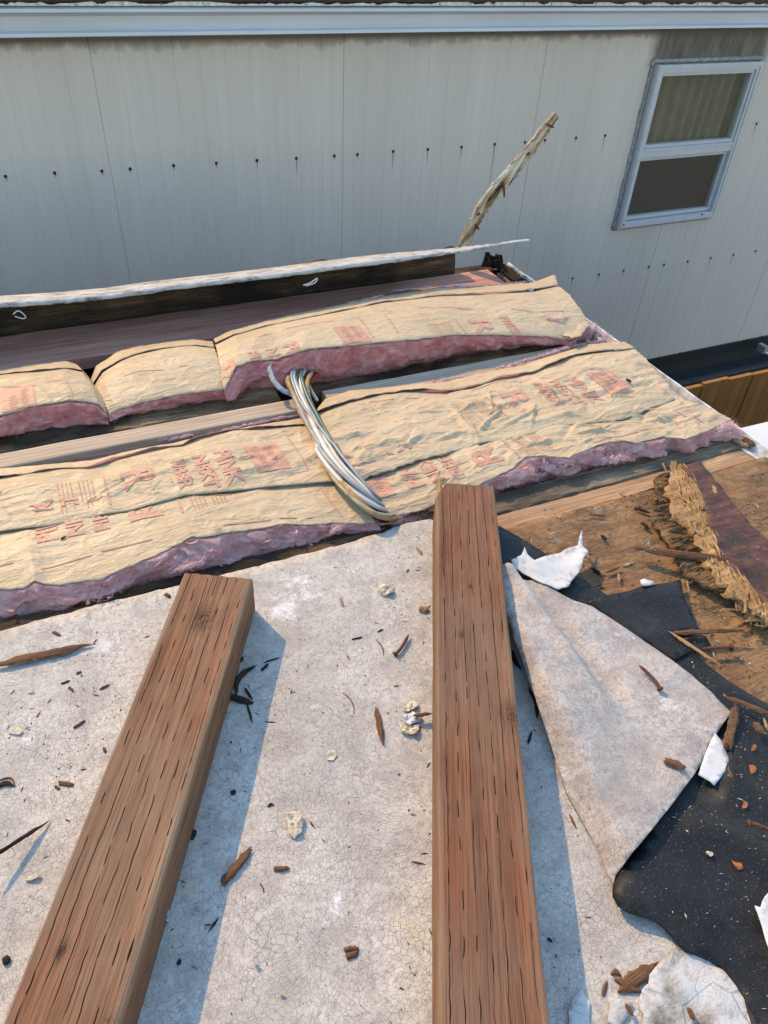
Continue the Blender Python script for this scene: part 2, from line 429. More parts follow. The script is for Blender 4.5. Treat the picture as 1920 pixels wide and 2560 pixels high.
g = G('flaking_white_paint')
fn = g.noise(34, 6, 0.75, sc=(0.45, 1, 1))
c = g.ramp(fn, (0.34, (0.05, 0.04, 0.034)), (0.40, (0.19, 0.175, 0.155)), (0.46, (0.33, 0.32, 0.30)), (0.8, (0.42, 0.41, 0.395)))
M['flaking'] = g.out(c, 0.7, g.bump(g.ramp(fn, (0.38, 0), (0.5, 1)), 0.7, 0.004))
g = G('peeled_stick')
m1 = g.co(rot=(0, R(55), 0))
m2 = g.n('Mapping')
g.put(m2.inputs[0], m1)
m2.inputs['Scale'].default_value = (0.16, 1, 1)
fn = g.n('TexNoise', Vector=m2.outputs[0], Scale=46.0, Detail=6.0, Roughness=0.75, Distortion=0.4).outputs[0]
c = g.ramp(fn, (0.36, (0.025, 0.016, 0.010)), (0.44, (0.20, 0.12, 0.055)), (0.52, (0.36, 0.27, 0.17)), (0.58, (0.44, 0.41, 0.36)), (0.8, (0.52, 0.49, 0.45)))
M['stick'] = g.out(c, 0.8, g.bump(fn, 0.8, 0.004))
g = G('white_membrane_scrap')
fn = g.noise(30, 6, 0.7)
c = g.ramp(fn, (0.30, (0.24, 0.215, 0.185)), (0.46, (0.44, 0.425, 0.40)), (0.8, (0.54, 0.525, 0.50)))
c = g.mix(g.ramp(g.voro(140), (0.01, 0.25), (0.04, 0)), c, (0.30, 0.27, 0.235))
M['scrap'] = g.out(c, 0.6, g.bump(fn, 0.4, 0.003))
g = G('bared_white_coat')
fn = g.noise(13, 6, 0.7)
f2 = g.noise(45, 6, 0.75, dist=1.5)
ck = g.n('TexVoronoi', _feature='DISTANCE_TO_EDGE', Vector=g.co(), Scale=19.0)
c = g.ramp(fn, (0.33, (0.15, 0.11, 0.08)), (0.42, (0.34, 0.30, 0.25)), (0.50, (0.45, 0.425, 0.395)), (0.8, (0.51, 0.485, 0.46)))
c = g.mix(g.ramp(f2, (0.34, .75), (0.47, 0)), c, (0.23, 0.19, 0.145))
ckm = g.math('MULTIPLY', g.ramp(ck.outputs[0], (0.0, 1), (0.035, 0)), g.ramp(g.noise(7, 3, loc=(3, 3, 3)), (0.42, 0), (0.55, 1)))
c = g.mix(g.math('MULTIPLY', ckm, 0.4), c, (0.12, 0.095, 0.07))
M['coat'] = g.out(c, 0.55, g.bump(g.math('SUBTRACT', f2, g.math('MULTIPLY', ckm, 0.3)), 0.7, 0.006))
M['putty'] = plain('cream_putty', (0.42, 0.355, 0.245), 0.85, 0, 0.4, 110, 0.9)
M['rust'] = plain('rusty_steel', (0.105, 0.042, 0.020), 0.85, 0.1, 0.5, 300, 0.8)
M['rust_orange'] = plain('rust_stain', (0.26, 0.085, 0.025), 0.9, 0, 0.5, 120, 0.6)
M['cable_white'] = plain('grimy_white_sheath', (0.43, 0.395, 0.33), 0.42, 0, 0.15, 30, 0.05)
M['cable_grey'] = plain('grey_sheath', (0.20, 0.205, 0.20), 0.4, 0, 0.2, 30, 0.05)
M['cable_green'] = plain('green_wire', (0.035, 0.10, 0.075), 0.4, 0, 0.2, 30, 0.05)
M['cable_red'] = plain('red_wire', (0.42, 0.020, 0.022), 0.4, 0, 0.2, 30, 0.05)
M['cable_black'] = plain('black_wire', (0.015, 0.015, 0.016), 0.4, 0, 0.2, 30, 0.05)
M['cable_tan'] = plain('dusty_tan_cable', (0.34, 0.25, 0.15), 0.5, 0, 0.35, 40, 0.1)
M['cable_brown'] = plain('tar_stained_cable', (0.30, 0.165, 0.055), 0.6, 0, 0.45, 60, 0.3)
M['frost'] = plain('frayed_grey_tape', (0.25, 0.25, 0.26), 0.8, 0, 0.5, 80, 0.5)
M['dark_gap'] = plain('dark_ceiling_board', (0.03, 0.022, 0.018), 0.95)
M['slab_white'] = plain('white_coated_roof', (0.52, 0.505, 0.48), 0.6, 0, 0.08, 8, 0.1)
M['ground'] = plain('dirt_and_gravel', (0.16, 0.13, 0.10), 0.95, 0, 0.4, 30, 0.8)

# ------------------------------------------------------------------ mesh helpers
def link(name, verts, faces, mat, parent=None, smooth_=True, mats=None, fm=None, solid=0.0):
    me = bpy.data.meshes.new(name)
    me.from_pydata([tuple(v) for v in verts], [], faces)
    me.update()
    for m in (mats or [mat]):
        me.materials.append(m)
    if fm:
        me.polygons.foreach_set('material_index', fm)
    if smooth_:
        me.polygons.foreach_set('use_smooth', [True] * len(me.polygons))
    o = bpy.data.objects.new(name, me)
    COL.objects.link(o)
    if parent: o.parent = parent
    if solid:
        md = o.modifiers.new('thick', 'SOLIDIFY')
        md.thickness = abs(solid)
        md.offset = -1 if solid > 0 else 1
    return o
def tag(o, label=None, cat=None, group=None, kind=None):
    if label: o['label'] = label
    if cat: o['category'] = cat
    if group: o['group'] = group
    if kind: o['kind'] = kind
    return o
def empty(name, label, cat, loc=(0, 0, 0), group=None):
    o = bpy.data.objects.new(name, None)
    o.empty_display_size = 0.05
    o.location = loc
    COL.objects.link(o)
    return tag(o, label, cat, group)
def kid(o, parent):
    """parent o to an Empty that may stand away from the origin, keeping o's own coordinates"""
    o.parent = parent
    o.matrix_parent_inverse = Matrix.Translation(parent.location).inverted()
    return o
class MB:
    def __init__(s):
        s.v, s.f, s.mi = [], [], []
    def quad(s, a, b, c, d, m=0):
        i = len(s.v)
        s.v += [a, b, c, d]
        s.f.append((i, i + 1, i + 2, i + 3)); s.mi.append(m)
    def box(s, x0, x1, y0, y1, z0, z1, m=0):
        i = len(s.v)
        s.v += [Vector(p) for p in ((x0, y0, z0), (x1, y0, z0), (x1, y1, z0), (x0, y1, z0), (x0, y0, z1), (x1, y0, z1), (x1, y1, z1), (x0, y1, z1))]
        for q in ((0, 3, 2, 1), (4, 5, 6, 7), (0, 1, 5, 4), (1, 2, 6, 5), (2, 3, 7, 6), (3, 0, 4, 7)):
            s.f.append(tuple(i + k for k in q)); s.mi.append(m)
    def grid(s, rows, m=0, close=False):
        i = len(s.v)
        n = len(rows[0])
        for r in rows: s.v += r
        for a in range(len(rows) - 1):
            for b in range(n - 1 + (1 if close else 0)):
                c = (b + 1) % n
                s.f.append((i + a * n + b, i + a * n + c, i + (a + 1) * n + c, i + (a + 1) * n + b)); s.mi.append(m)
    def tube(s, pts, rad, seg=8, m=0, cap=True):
        rows = []
        up = Vector((0.13, 0.2, 0.97))
        for k, p in enumerate(pts):
            t = (pts[min(k + 1, len(pts) - 1)] - pts[max(k - 1, 0)]).normalized()
            a = t.cross(up)
            if a.length < 1e-3: a = t.cross(Vector((1, 0, 0)))
            a.normalize()
            b = a.cross(t)
            r = rad(k / (len(pts) - 1)) if callable(rad) else rad
            rows.append([p + (a * math.cos(2 * math.pi * j / seg) + b * math.sin(2 * math.pi * j / seg)) * r for j in range(seg)])
        i = len(s.v)
        s.grid(rows, m, True)
        if cap:
            s.f.append(tuple(i + j for j in range(seg))[::-1]); s.mi.append(m)
            e = i + (len(pts) - 1) * seg
            s.f.append(tuple(e + j for j in range(seg))); s.mi.append(m)
    def build(s, name, mat, parent=None, smooth_=False, solid=0.0):
        ms = mat if isinstance(mat, list) else [mat]
        return link(name, s.v, s.f, ms[0], parent, smooth_, ms, s.mi, solid)

def board(name, x0, x1, y0, y1, z0, z1, mat, parent=None, rough=0.0015, seed=0, nx=None, wear=0.0):
    """sawn board, long along X, slightly uneven, with eased edges"""
    n = nx or max(8, int((x1 - x0) / 0.03))
    prof = []
    e = 0.003
    for (y, z) in ((y0, z0), (y1, z0), (y1, z1 - e), (y1 - e, z1), ((2 * y1 + y0) / 3, z1), ((y1 + 2 * y0) / 3, z1), (y0 + e, z1), (y0, z1 - e)):
        prof.append((y, z))
    rows = []
    for i in range(n + 1):
        x = x0 + (x1 - x0) * i / n
        r = []
        for j, (y, z) in enumerate(prof):
            dz = rough * nz(x * 9, j * 3.3, seed) + (wear * min(0, fbm(x * 14, j * 1.7, seed)) if j > 1 else 0)
            dy = rough * nz(x * 7, j * 2.1 + 9, seed)
            r.append(Vector((x, y + dy, z + dz)))
        rows.append(r)
    b = MB()
    b.grid(rows, 0, True)
    b.f.append(tuple(range(len(prof)))); b.mi.append(0)
    e0 = n * len(prof)
    b.f.append(tuple(e0 + j for j in range(len(prof)))[::-1]); b.mi.append(0)
    return b.build(name, mat, parent, False)

def polysheet(name, outline, zf, mat, parent=None, step=0.02, solid=0.003, ragged=0.0, seed=0, mats=None, sub=0.012):
    """fill an outline (world points) with a fine triangle sheet and give it the height zf(x, y)"""
    pts = []
    n = len(outline)
    for i in range(n):
        a, b = outline[i], outline[(i + 1) % n]
        m = max(1, int((b - a).length / sub))
        for k in range(m):
            p = a.lerp(b, k / m)
            if ragged:
                p = p + Vector((ragged * fbm(p.x * 40, p.y * 40, seed, 3), ragged * fbm(p.x * 40, p.y * 40, seed + 9, 3), 0))
            pts.append(Vector((p.x, p.y)))
    nb = len(pts)
    edges = [(i, (i + 1) % nb) for i in range(nb)]
    xs = [p.x for p in pts]; ys = [p.y for p in pts]
    rnd = random.Random(seed)
    x = min(xs)
    inner = []
    while x < max(xs):
        y = min(ys)
        while y < max(ys):
            inner.append(Vector((x + rnd.uniform(-.3, .3) * step, y + rnd.uniform(-.3, .3) * step)))
            y += step
        x += step
    vs, es, fs, *_ = delaunay_2d_cdt(pts + inner, edges, [list(range(nb))], 1, 1e-6)
    V = [Vector((p.x, p.y, zf(p.x, p.y))) for p in vs]
    # make every face look up
    ff = []
    for f in fs:
        a, b, c = (vs[k] for k in f[:3])
        ff.append(tuple(f) if (b - a).cross(c - a) > 0 else tuple(reversed(f)))
    o = link(name, V, ff, mat, parent, True, mats)
    if solid:
        md = o.modifiers.new('thick', 'SOLIDIFY')
        md.thickness = solid
        md.offset = -1
        if mats and len(mats) > 1:
            md.material_offset = 1
            md.material_offset_rim = 1
    return o

# ================================================================== ground
WALLY = 4.06
b = MB()
b.quad(Vector((-300, -300, -2.35)), Vector((300, -300, -2.35)), Vector((300, 300, -2.35)), Vector((-300, 300, -2.35)))
tag(b.build('ground', M['ground']), kind='structure')

# ================================================================== neighbouring mobile home
home = empty('mobile_home', 'pale grey ribbed mobile home with white eave and one window, beyond the stripped roof', 'mobile home', (1.5, WALLY, -2.35))
zb = atY(*WN(0, 0), WALLY).z * 0 - 1.69
zt = 0.60
PANEL = 1.218
SEAM0 = 0.41
# ribbed siding: shallow V-grooves every 61 mm, deeper joint at each panel edge; the sheet is open where the window sits
wz1 = atY(*WN(750, 190), WALLY).z; wz0 = atY(*WN(440, 1490), WALLY).z
wx0 = atY(*WN(750, 190), WALLY).x; wx1 = atY(*WN(1590, 160), WALLY).x
xs = []
xx = SEAM0 - 3 * PANEL
i = 0
while xx < 7.5:
    j = i % 20
    d = 0.0032 if j == 0 else (0.0022 if j % 2 == 0 else 0.0012)
    wv = 0.003 if j == 0 else 0.006
    xs += [(xx - wv, 0), (xx, d), (xx + wv, 0)]
    xx += PANEL / 20
    i += 1
def wall_strip(bm_, za, zb_, sel):
    prev = None
    for (x, d) in xs:
        y = WALLY + d
        cur = (Vector((x, y, za)), Vector((x, y, zb_)))
        if prev and sel((prev[0].x + x) / 2):
            bm_.quad(prev[0], cur[0], cur[1], prev[1])
        prev = cur
mb = MB()
inw = lambda x: wx0 + 0.01 < x < wx1 - 0.01
wall_strip(mb, zb, wz0, lambda x: True)
wall_strip(mb, wz0, wz1, lambda x: not inw(x))
wall_strip(mb, wz1, zt, lambda x: True)
kid(mb.build('siding', M['siding']), home)
# body behind the siding
mb = MB()
mb.box(-3.2, 7.5, WALLY + 0.5, WALLY + 3.6, -1.69, 0.60)
kid(mb.build('body', M['room']), home)
mb = MB()
mb.box(-3.5, 7.8, WALLY - 0.02, WALLY + 3.8, 0.735, 0.775)
kid(mb.build('roof', M['tar']), home)
# eave fascia (white formed metal), profile read from top to bottom
zc = lambda ypx: atY(0, ypx, WALLY - 0.09).z
prof = [(-0.06, zc(15)), (-0.108, zc(21)), (-0.110, zc(30)), (-0.098, zc(33)), (-0.085, zc(42)), (-0.084, zc(70)), (-0.092, zc(78)), (-0.112, zc(83)), (-0.114, zc(92)), (-0.100, zc(95)), (-0.03, zc(95)), (0.0, zc(94))]
mb = MB()
rows = []
for k in range(41):
    x = -3.5 + 11.3 * k / 40
    rows.append([Vector((x, WALLY + p[0] + 0.0015 * nz(x * 1.3, q), p[1] + 0.002 * nz(x * 0.9, q + 5))) for q, p in enumerate(prof)])
mb.grid(rows)
kid(mb.build('eave_fascia', M['white_metal'], None, False, 0.002), home)
mb = MB()   # zinc strip on the roof edge, with its tar
mb.box(-3.5, 7.8, WALLY - 0.085, WALLY - 0.05, zc(15), zc(2))
kid(mb.build('edge_flashing', M['galv']), home)
rnd = random.Random(3)
mb = MB()
x = -1.2
while x < 6.8:
    p = Vector((x, WALLY - 0.085, zc(9)))
    rows = []
    for a in range(3):
        rr = 0.007 * math.cos(a * math.pi / 4)
        rows.append([p + Vector((rr * math.cos(t * math.pi / 4), -0.005 * math.sin(a * math.pi / 4), rr * math.sin(t * math.pi / 4))) for t in range(8)])
    mb.grid(rows, 0, True)
    x += 0.165 + rnd.uniform(-.03, .03)
kid(mb.build('flashing_rivets', M['galv']), home)['kind'] = 'stuff'
mb = MB()
for k in range(46):
    x0 = -1.2 + 8 * k / 46 + rnd.uniform(-.08, .08)
    ln = rnd.uniform(0.03, 0.26) * (1.5 if x0 < 2 else 0.7)
    n = 14
    top = [Vector((x0 + ln * i / n, WALLY - 0.090, zc(-4))) for i in range(n + 1)]
    bot = [Vector((x0 + ln * i / n, WALLY - 0.091, zc(2 + max(0, (7 + 7 * nz(x0 * 7 + i * .55, k)) * math.sin(math.pi * i / n))))) for i in range(n + 1)]
    mb.grid([top, bot])
kid(mb.build('tar_smears', M['tar'], None, True, 0.003), home)['kind'] = 'stuff'
mb = MB()
mb.box(-3.5, 7.8, WALLY - 0.10, WALLY + 0.5, zc(2), 0.775)
kid(mb.build('tarred_roof_edge', M['tar']), home)

# screws with their streaks: two rows over the studs and one at the bottom
row_hi = [(12, 381), (118, 373.5), (220, 369.5), (281, 365), (375, 357.5), (467, 352.5), (555, 346.5), (640, 342), (722, 336.5), (772, 333.5), (849, 327), (924, 322.5), (997, 317.5), (1068.5, 311.5), (1134, 307), (1177, 302.5), (1244, 297.5), (1307, 292.5), (1634, 267)]
row_lo = [(1237, 601), (1294, 592.5), (1347, 584), (1401, 576), (1434, 571.5), (1485, 564.5), (1535, 557), (1584, 550), (1632, 542)]
row_bt = [(1424, 772), (1468, 763), (1512, 755.5), (1556, 747), (1587, 740), (1614, 734), (1645, 727)]
long_streak = {924: 1.0, 849: 1.1, 1068.5: 3.6, 997: 0.7, 1237: 1.3, 1294: 1.0, 1307: 1.1, 1634: 1.3, 1401: .5, 1347: .5, 1535: 1.6, 1584: 1.2, 640: 1.0, 555: .4}
for lst in (row_hi, row_lo, row_bt):
    for (px, py) in lst:
        p = atY(px * K, py * K, WALLY)
        mb = MB()
        rows = []
        for a in range(4):
            rr = 0.0074 * math.cos(a * math.pi / 6.5)
            rows.append([p + Vector((rr * math.cos(t * math.pi / 5), -0.001 - 0.008 * math.sin(a * math.pi / 6.5), rr * 1.15 * math.sin(t * math.pi / 5))) for t in range(10)])
        mb.grid(rows, 0, True)
        mb.f.append(tuple(range(30, 40))); mb.mi.append(0)
        L = long_streak.get(px, 0.25) * 0.085
        n = 8
        a = [p + Vector((-0.0035 * (1 - i / n) + 0.002 * nz(i * .4, px), -0.0012, -0.004 - L * i / n)) for i in range(n + 1)]
        c = [q + Vector((0.007 * (1 - i / n) + 0.0008, 0, 0)) for i, q in enumerate(a)]
        mb.grid([a, c], 1)
        kid(mb.build('screw', [M['screw'], M['streak']], None, True), home)

# window
win = MB()
fd = 0.045
X0, X1, Z0, Z1 = wx0, wx1, wz0, wz1
YF = WALLY - fd
t = 0.042
def frame_ring(m_, x0, x1, z0, z1, tt, ya, yb):
    m_.box(x0, x1, ya, yb, z1 - tt, z1)
    m_.box(x0, x1, ya, yb, z0, z0 + tt)
    m_.box(x0, x0 + tt, ya, yb, z0 + tt, z1 - tt)
    m_.box(x1 - tt, x1, ya, yb, z0 + tt, z1 - tt)
frame_ring(win, X0, X1, Z0, Z1, t, YF, WALLY + 0.03)
frame_ring(win, X0 + 0.008, X1 - 0.008, Z0 + 0.008, Z1 - 0.008, 0.014, YF - 0.006, YF + 0.004)
wo = kid(win.build('window', M['frame']), home)
wo.data.update()
zm = (Z0 + Z1) / 2 - 0.012
mb = MB(); mb.box(X0 + t, X1 - t, YF + 0.006, WALLY + 0.01, zm - 0.028, zm + 0.028); mb.box(X0 + t, X1 - t, YF + 0.001, YF + 0.006, zm + 0.012, zm + 0.024)
mb.build('meeting_rail', M['frame'], wo)
mb = MB(); frame_ring(mb, X0 + t + 0.002, X1 - t - 0.002, zm + 0.03, Z1 - t - 0.002, 0.018, YF + 0.012, WALLY + 0.012); mb.build('sash', M['frame'], wo)
mb = MB(); frame_ring(mb, X0 + t + 0.002, X1 - t - 0.002, Z0 + t + 0.004, zm - 0.03, 0.022, YF + 0.026, WALLY + 0.016); mb.build('sash', M['frame'], wo)
mb = MB(); mb.box(X0 + t + .018, X1 - t - .018, YF + 0.028, YF + 0.032, zm + .04, Z1 - t - .018); mb.build('pane', M['glass'], wo)
mb = MB(); mb.box(X0 + t + .022, X1 - t - .022, YF + 0.040, YF + 0.044, Z0 + t + .024, zm - .05); mb.build('pane', M['glass'], wo)
mb = MB()
rows = []
for zz in (Z0 - 0.05, Z1 + 0.05):
    rows.append([Vector((X0 - 0.05 + (X1 - X0 + 0.1) * i / 90, WALLY + 0.065 + 0.020 * math.sin(i * 0.72 + 1.3 * math.sin(i * .11)), zz)) for i in range(91)])
mb.grid(rows)
mb.build('curtain', M['curtain'], wo, True)
mb = MB(); mb.box(X0 + t + .01, X1 - t - .01, WALLY + 0.028, WALLY + 0.030, Z0 + t, zm); mb.build('insect_screen', M['dark_screen'], wo)
mb = MB()   # caulk bead round the frame
for (a, c) in (((X0 - .014, Z0 - .01), (X0 - .014, Z1 + .016)), ((X0 - .016, Z1 + .014), (X1 + .014, Z1 + .014)), ((X1 + .012, Z1 + .01), (X1 + .012, Z0 - .01)), ((X0 - .012, Z0 - .011), (X1 + .014, Z0 - .011))):
    n = 50
    pts = [Vector((a[0] + (c[0] - a[0]) * i / n + .004 * nz(i * .6, a[0] * 9), WALLY - 0.002, a[1] + (c[1] - a[1]) * i / n + .004 * nz(i * .6, a[1] * 9 + 4))) for i in range(n + 1)]
    mb.tube(pts, lambda u, a=a: 0.013 + 0.006 * nz(u * 21, a[0] * 5), 8)
mb.build('caulk_bead', M['sealant'], wo, True)
for px, py in ((505, 1473), (1132, 1391)):
    p = atY(*WN(px, py), YF)
    mb = MB(); mb.box(p.x - .009, p.x + .009, YF - .003, YF + .002, p.z - .004, p.z + .004); mb.build('weep_hole', M['black'], wo)

# black skirting under the wall
sk = MB()
prof = [(-0.012, -1.60), (-0.016, -1.685), (-0.006, -1.70), (-0.006, -1.83), (-0.10, -1.845), (-0.10, -1.875), (-0.02, -1.89), (-0.02, -2.02), (-0.14, -2.03), (-0.14, -2.06), (-0.05, -2.07), (-0.05, -2.13), (-0.17, -2.14), (-0.17, -2.165), (-0.04, -2.18), (-0.04, -2.36)]
prof = [(y, z - 0.082 if z > -1.72 else z - 0.05) for y, z in prof][1:]
prof[0] = (-0.014, -1.692)
rows = [[Vector((x, WALLY + p[0], p[1] + 0.004 * nz(x, q))) for q, p in enumerate(prof)] for x in [-3.2 + 10.7 * k / 60 for k in range(61)]]
sk.grid(rows)
kid(sk.build('skirting', M['black']), home)
mb = MB(); mb.box(-3.2, 7.5, WALLY - 0.155, WALLY - 0.11, -1.905, -1.890)
kid(mb.build('skirting_ledge', M['black_edge']), home)
p = atY(*C4(1640, 470), WALLY - 0.16)
mb = MB(); mb.box(p.x - .02, p.x + .02, p.y - .03, p.y + .05, p.z - .03, p.z + .03); mb.tube([p + Vector((0, -.02, -.02)), p + Vector((0.16, -.02, -.10))], .012, 6)
kid(mb.build('bracket', M['galv']), home)

# ================================================================== fence and white lean-to roof beyond the trailer end
fence = empty('board_fence', 'stained orange brown board fence below the neighbouring home', 'fence', (3.0, 1.9, -2.35))
fy = 1.90
for k in range(-8, 16):
    xL = 2.365 + 0.1405 * k
    zt_ = -0.344 + 0.006 * nz(k * 3.3, 2) + 0.010 * (1 if k % 3 == 0 else 0)
    zt_ = min(zt_, -0.330)
    mb = MB()
    h = 2.0
    # board built along its own X (grain), then stood upright
    n = 24
    rows = []
    for i in range(n + 1):
        s_ = h * i / n
        o_ = 0.0015 * nz(i * .5, k)
        rows.append([Vector((s_, -0.0685 + o_, -0.009)), Vector((s_, 0.0685 + o_, -0.009)), Vector((s_, 0.0685 + o_, 0.009)), Vector((s_, -0.0685 + o_, 0.009))])
    mb.grid(rows, 0, True)
    mb.f.append((0, 1, 2, 3)); mb.mi.append(0)
    e = n * 4
    mb.f.append((e + 3, e + 2, e + 1, e)); mb.mi.append(0)
    o = mb.build('board', M['cedar'])
    o.matrix_world = Matrix(((0, 1, 0, xL + 0.07), (0, 0, 1, fy + (0.004 if k % 2 else 0)), (1, 0, 0, zt_ - h), (0, 0, 0, 1)))
    o.parent = fence
    o.matrix_parent_inverse = Matrix.Translation(fence.location).inverted()
for z in (-0.65, -1.9):
    mb = MB(); mb.box(1.3, 4.6, fy + 0.02, fy + 0.058, z - .045, z + .045)
    kid(mb.build('rail', M['cedar']), fence)
for x in (1.4, 3.0, 4.5):
    mb = MB(); mb.box(x - .045, x + .045, fy + 0.060, fy + 0.15, -2.35, -0.5)
    kid(mb.build('post', M['cedar']), fence)

mb = MB()
zz = -0.10
pa = at(1866, 1068, zz)
rows = [[Vector((x, y, zz - 0.012 * (x - 1.8) + 0.002 * nz(x * 3, y * 3))) for y in (-1.5, -0.5, 0.3, 0.8, 1.15, 1.325, 1.34)] for x in [1.80 + 1.7 * k / 20 for k in range(21)]]
mb.grid(rows)
mb.box(1.80, 3.5, -1.5, 1.338, -0.20, -0.135)
mb.box(1.80, 1.88, -1.4, 1.30, -2.35, -0.2)
mb.box(3.38, 3.46, -1.4, 1.30, -2.35, -0.2)
tag(mb.build('lean_to_roof', M['slab_white']), 'white coated flat lean-to roof just past the trailer end', 'roof')

# ================================================================== the stripped trailer roof
ENDX = 1.745
trailer = empty('trailer_roof', 'opened up trailer roof with bare rafters, plywood decking and dented white end trim', 'roof', (0.5, 0.8, -0.2))
def rafter(*a, **k):
    return kid(board(*a, **k), trailer)
# rafter under the deck edge, its old dark top showing beyond the membrane
rafter('rafter', -2.6, 0.62, 1.165, 1.238, -0.14, -0.012, M['old_wood'], seed=3, wear=0.010, nx=220)
rafter('rafter', 0.623, ENDX - 0.01, 1.165, 1.235, -0.14, -0.010, M['grey_rot'], seed=6, wear=0.010, nx=160)
cableX = at(640 * K, 875 * K, -.012).x
rafter('sister_rafter', -2.6, cableX + 0.02, 1.748, 1.813, -0.15, 0.012, M['new_wood'], seed=5)
rafter('sister_rafter', cableX + 0.09, ENDX - 0.03, 1.768, 1.838, -0.15, 0.004, M['new_wood'], seed=8)
rafter('rafter', -2.6, cableX - 0.04, 1.83, 1.93, -0.15, 0.004, M['old_brown'], seed=15, wear=0.012, nx=240)
rafter('rafter', cableX + 0.07, ENDX - 0.03, 1.85, 1.945, -0.15, -0.010, M['old_brown'], seed=12, wear=0.014, nx=200)
rafter('rim_plank', -2.6, ENDX - 0.10, 2.29, 2.515, -0.045, -0.004, M['rim_wood'], seed=21)
rafter('rim_joist', -2.6, ENDX - 0.02, 2.53, 2.60, -0.16, -0.02, M['old_wood'], seed=23, wear=0.012, nx=220)
rafter('end_joist', ENDX - 0.06, ENDX - 0.012, 1.00, 2.50, -0.15, -0.018, M['tan_wood'], seed=31)
mb = MB(); mb.box(-2.6, ENDX - 0.02, -0.9, 2.6, -0.19, -0.165)
kid(mb.build('ceiling_board', M['dark_gap']), trailer)
mb = MB(); mb.box(ENDX - 0.012, ENDX, -0.9, 2.6, -2.35, -0.02); mb.box(-2.6, ENDX - 0.012, 2.602, 2.615, -2.35, -0.03)
kid(mb.build('side_wall', M['white_metal']), trailer)
# bent white end trim: an upstanding lip with a channel
mb = MB()
prof = [(-0.040, -0.012), (-0.020, -0.016), (-0.010, -0.022), (-0.002, -0.020), (0.004, 0.006), (0.008, 0.007), (0.010, -0.05), (0.010, -0.14)]
rows = []
for k in range(81):
    y = 0.75 + 1.78 * k / 80
    rows.append([Vector((ENDX + p[0] + 0.003 * nz(y * 5, q * .3), y, p[1] + 0.003 * nz(y * 8, q * .2 + 4))) for q, p in enumerate(prof)])
mb.grid(rows)
kid(mb.build('end_trim', M['dirty_trim'], None, False, 0.0015), trailer)
# plywood deck on the right, thin sheet over the rafter
deck = [at(*C6(150, 190), -.008), at(*C6(480, 205), -.008), at(*C4(1180, 1022), -.008), at(*C4(1659, 925), -.008)]
deck = [Vector((0.35, 1.115, 0)), Vector((0.9, 1.108, 0)), Vector((1.35, 1.10, 0)), Vector((ENDX - .01, 1.105, 0)), Vector((ENDX - .01, -0.9, 0)), Vector((0.35, -0.9, 0))]
kid(polysheet('plywood_deck', deck, lambda x, y: -0.0075 + 0.0012 * fbm(x * 9, y * 9), M['plywood'], None, 0.035, 0.009, 0.003, 4), trailer)
# pale bare rafter top beside the deck edge
rafter('rafter_face', 0.62, ENDX - 0.02, 1.108, 1.166, -0.12, -0.0155, M['tan_wood'], seed=41, wear=0.003, nx=120)

# ---- white crazed membrane, the part still glued down
bed = [Vector((-2.6, 1.205, 0)), Vector((-0.9, 1.205, 0)), at(*C5(0, 655)), at(*C5(450, 530)), at(*C5(830, 445)), at(*C5(1300, 322)), at(*C5(1659, 226)), at(*C6(60, 198)), at(*C6(200, 168)), at(*C6(330, 220)), at(*C6(500, 420)), at(*C6(620, 560)), at(*C8(1000, 330)), at(*C8(1240, 560)), at(*C8(1330, 720)), at(*C8(1480, 900)), at(*C8(1640, 1100)), at(*C8(1700, 1300)), Vector((0.80, -0.5, 0)), Vector((0.80, -0.9, 0)), Vector((-2.6, -0.9, 0))]
def bedz(x, y):
    z = 0.0025 * fbm(x * 3.2, y * 3.2, 2)
    # a long blister crease running down the sheet
    a = at(*C7(1060, 600)); c = at(*C7(1330, 1210))
    d = (Vector((x, y)) - Vector((a.x, a.y)))
    u = (Vector((c.x, c.y)) - Vector((a.x, a.y)))
    t_ = d.dot(u) / u.dot(u)
    if -0.1 < t_ < 1.6:
        off = (d - u * t_).length
        z += 0.0022 * math.exp(-(off / 0.004) ** 2) * smooth(-0.1, 0.3, t_)
    return z
membrane = tag(polysheet('roof_membrane', bed, bedz, M['membrane'], None, 0.03, 0.004, 0.004, 11), 'crazed dirty white roofing membrane lying under both timbers', 'roofing membrane')
membrane.data.materials.append(M['rubber'])

# ================================================================== kraft faced batts
def edge(fn, pts, n):
    """photo polyline (x, y, height) -> n world points"""
    return resample([at(*fn(x, y), z) if fn else Vector((x, y, z)) for (x, y, z) in pts], n)

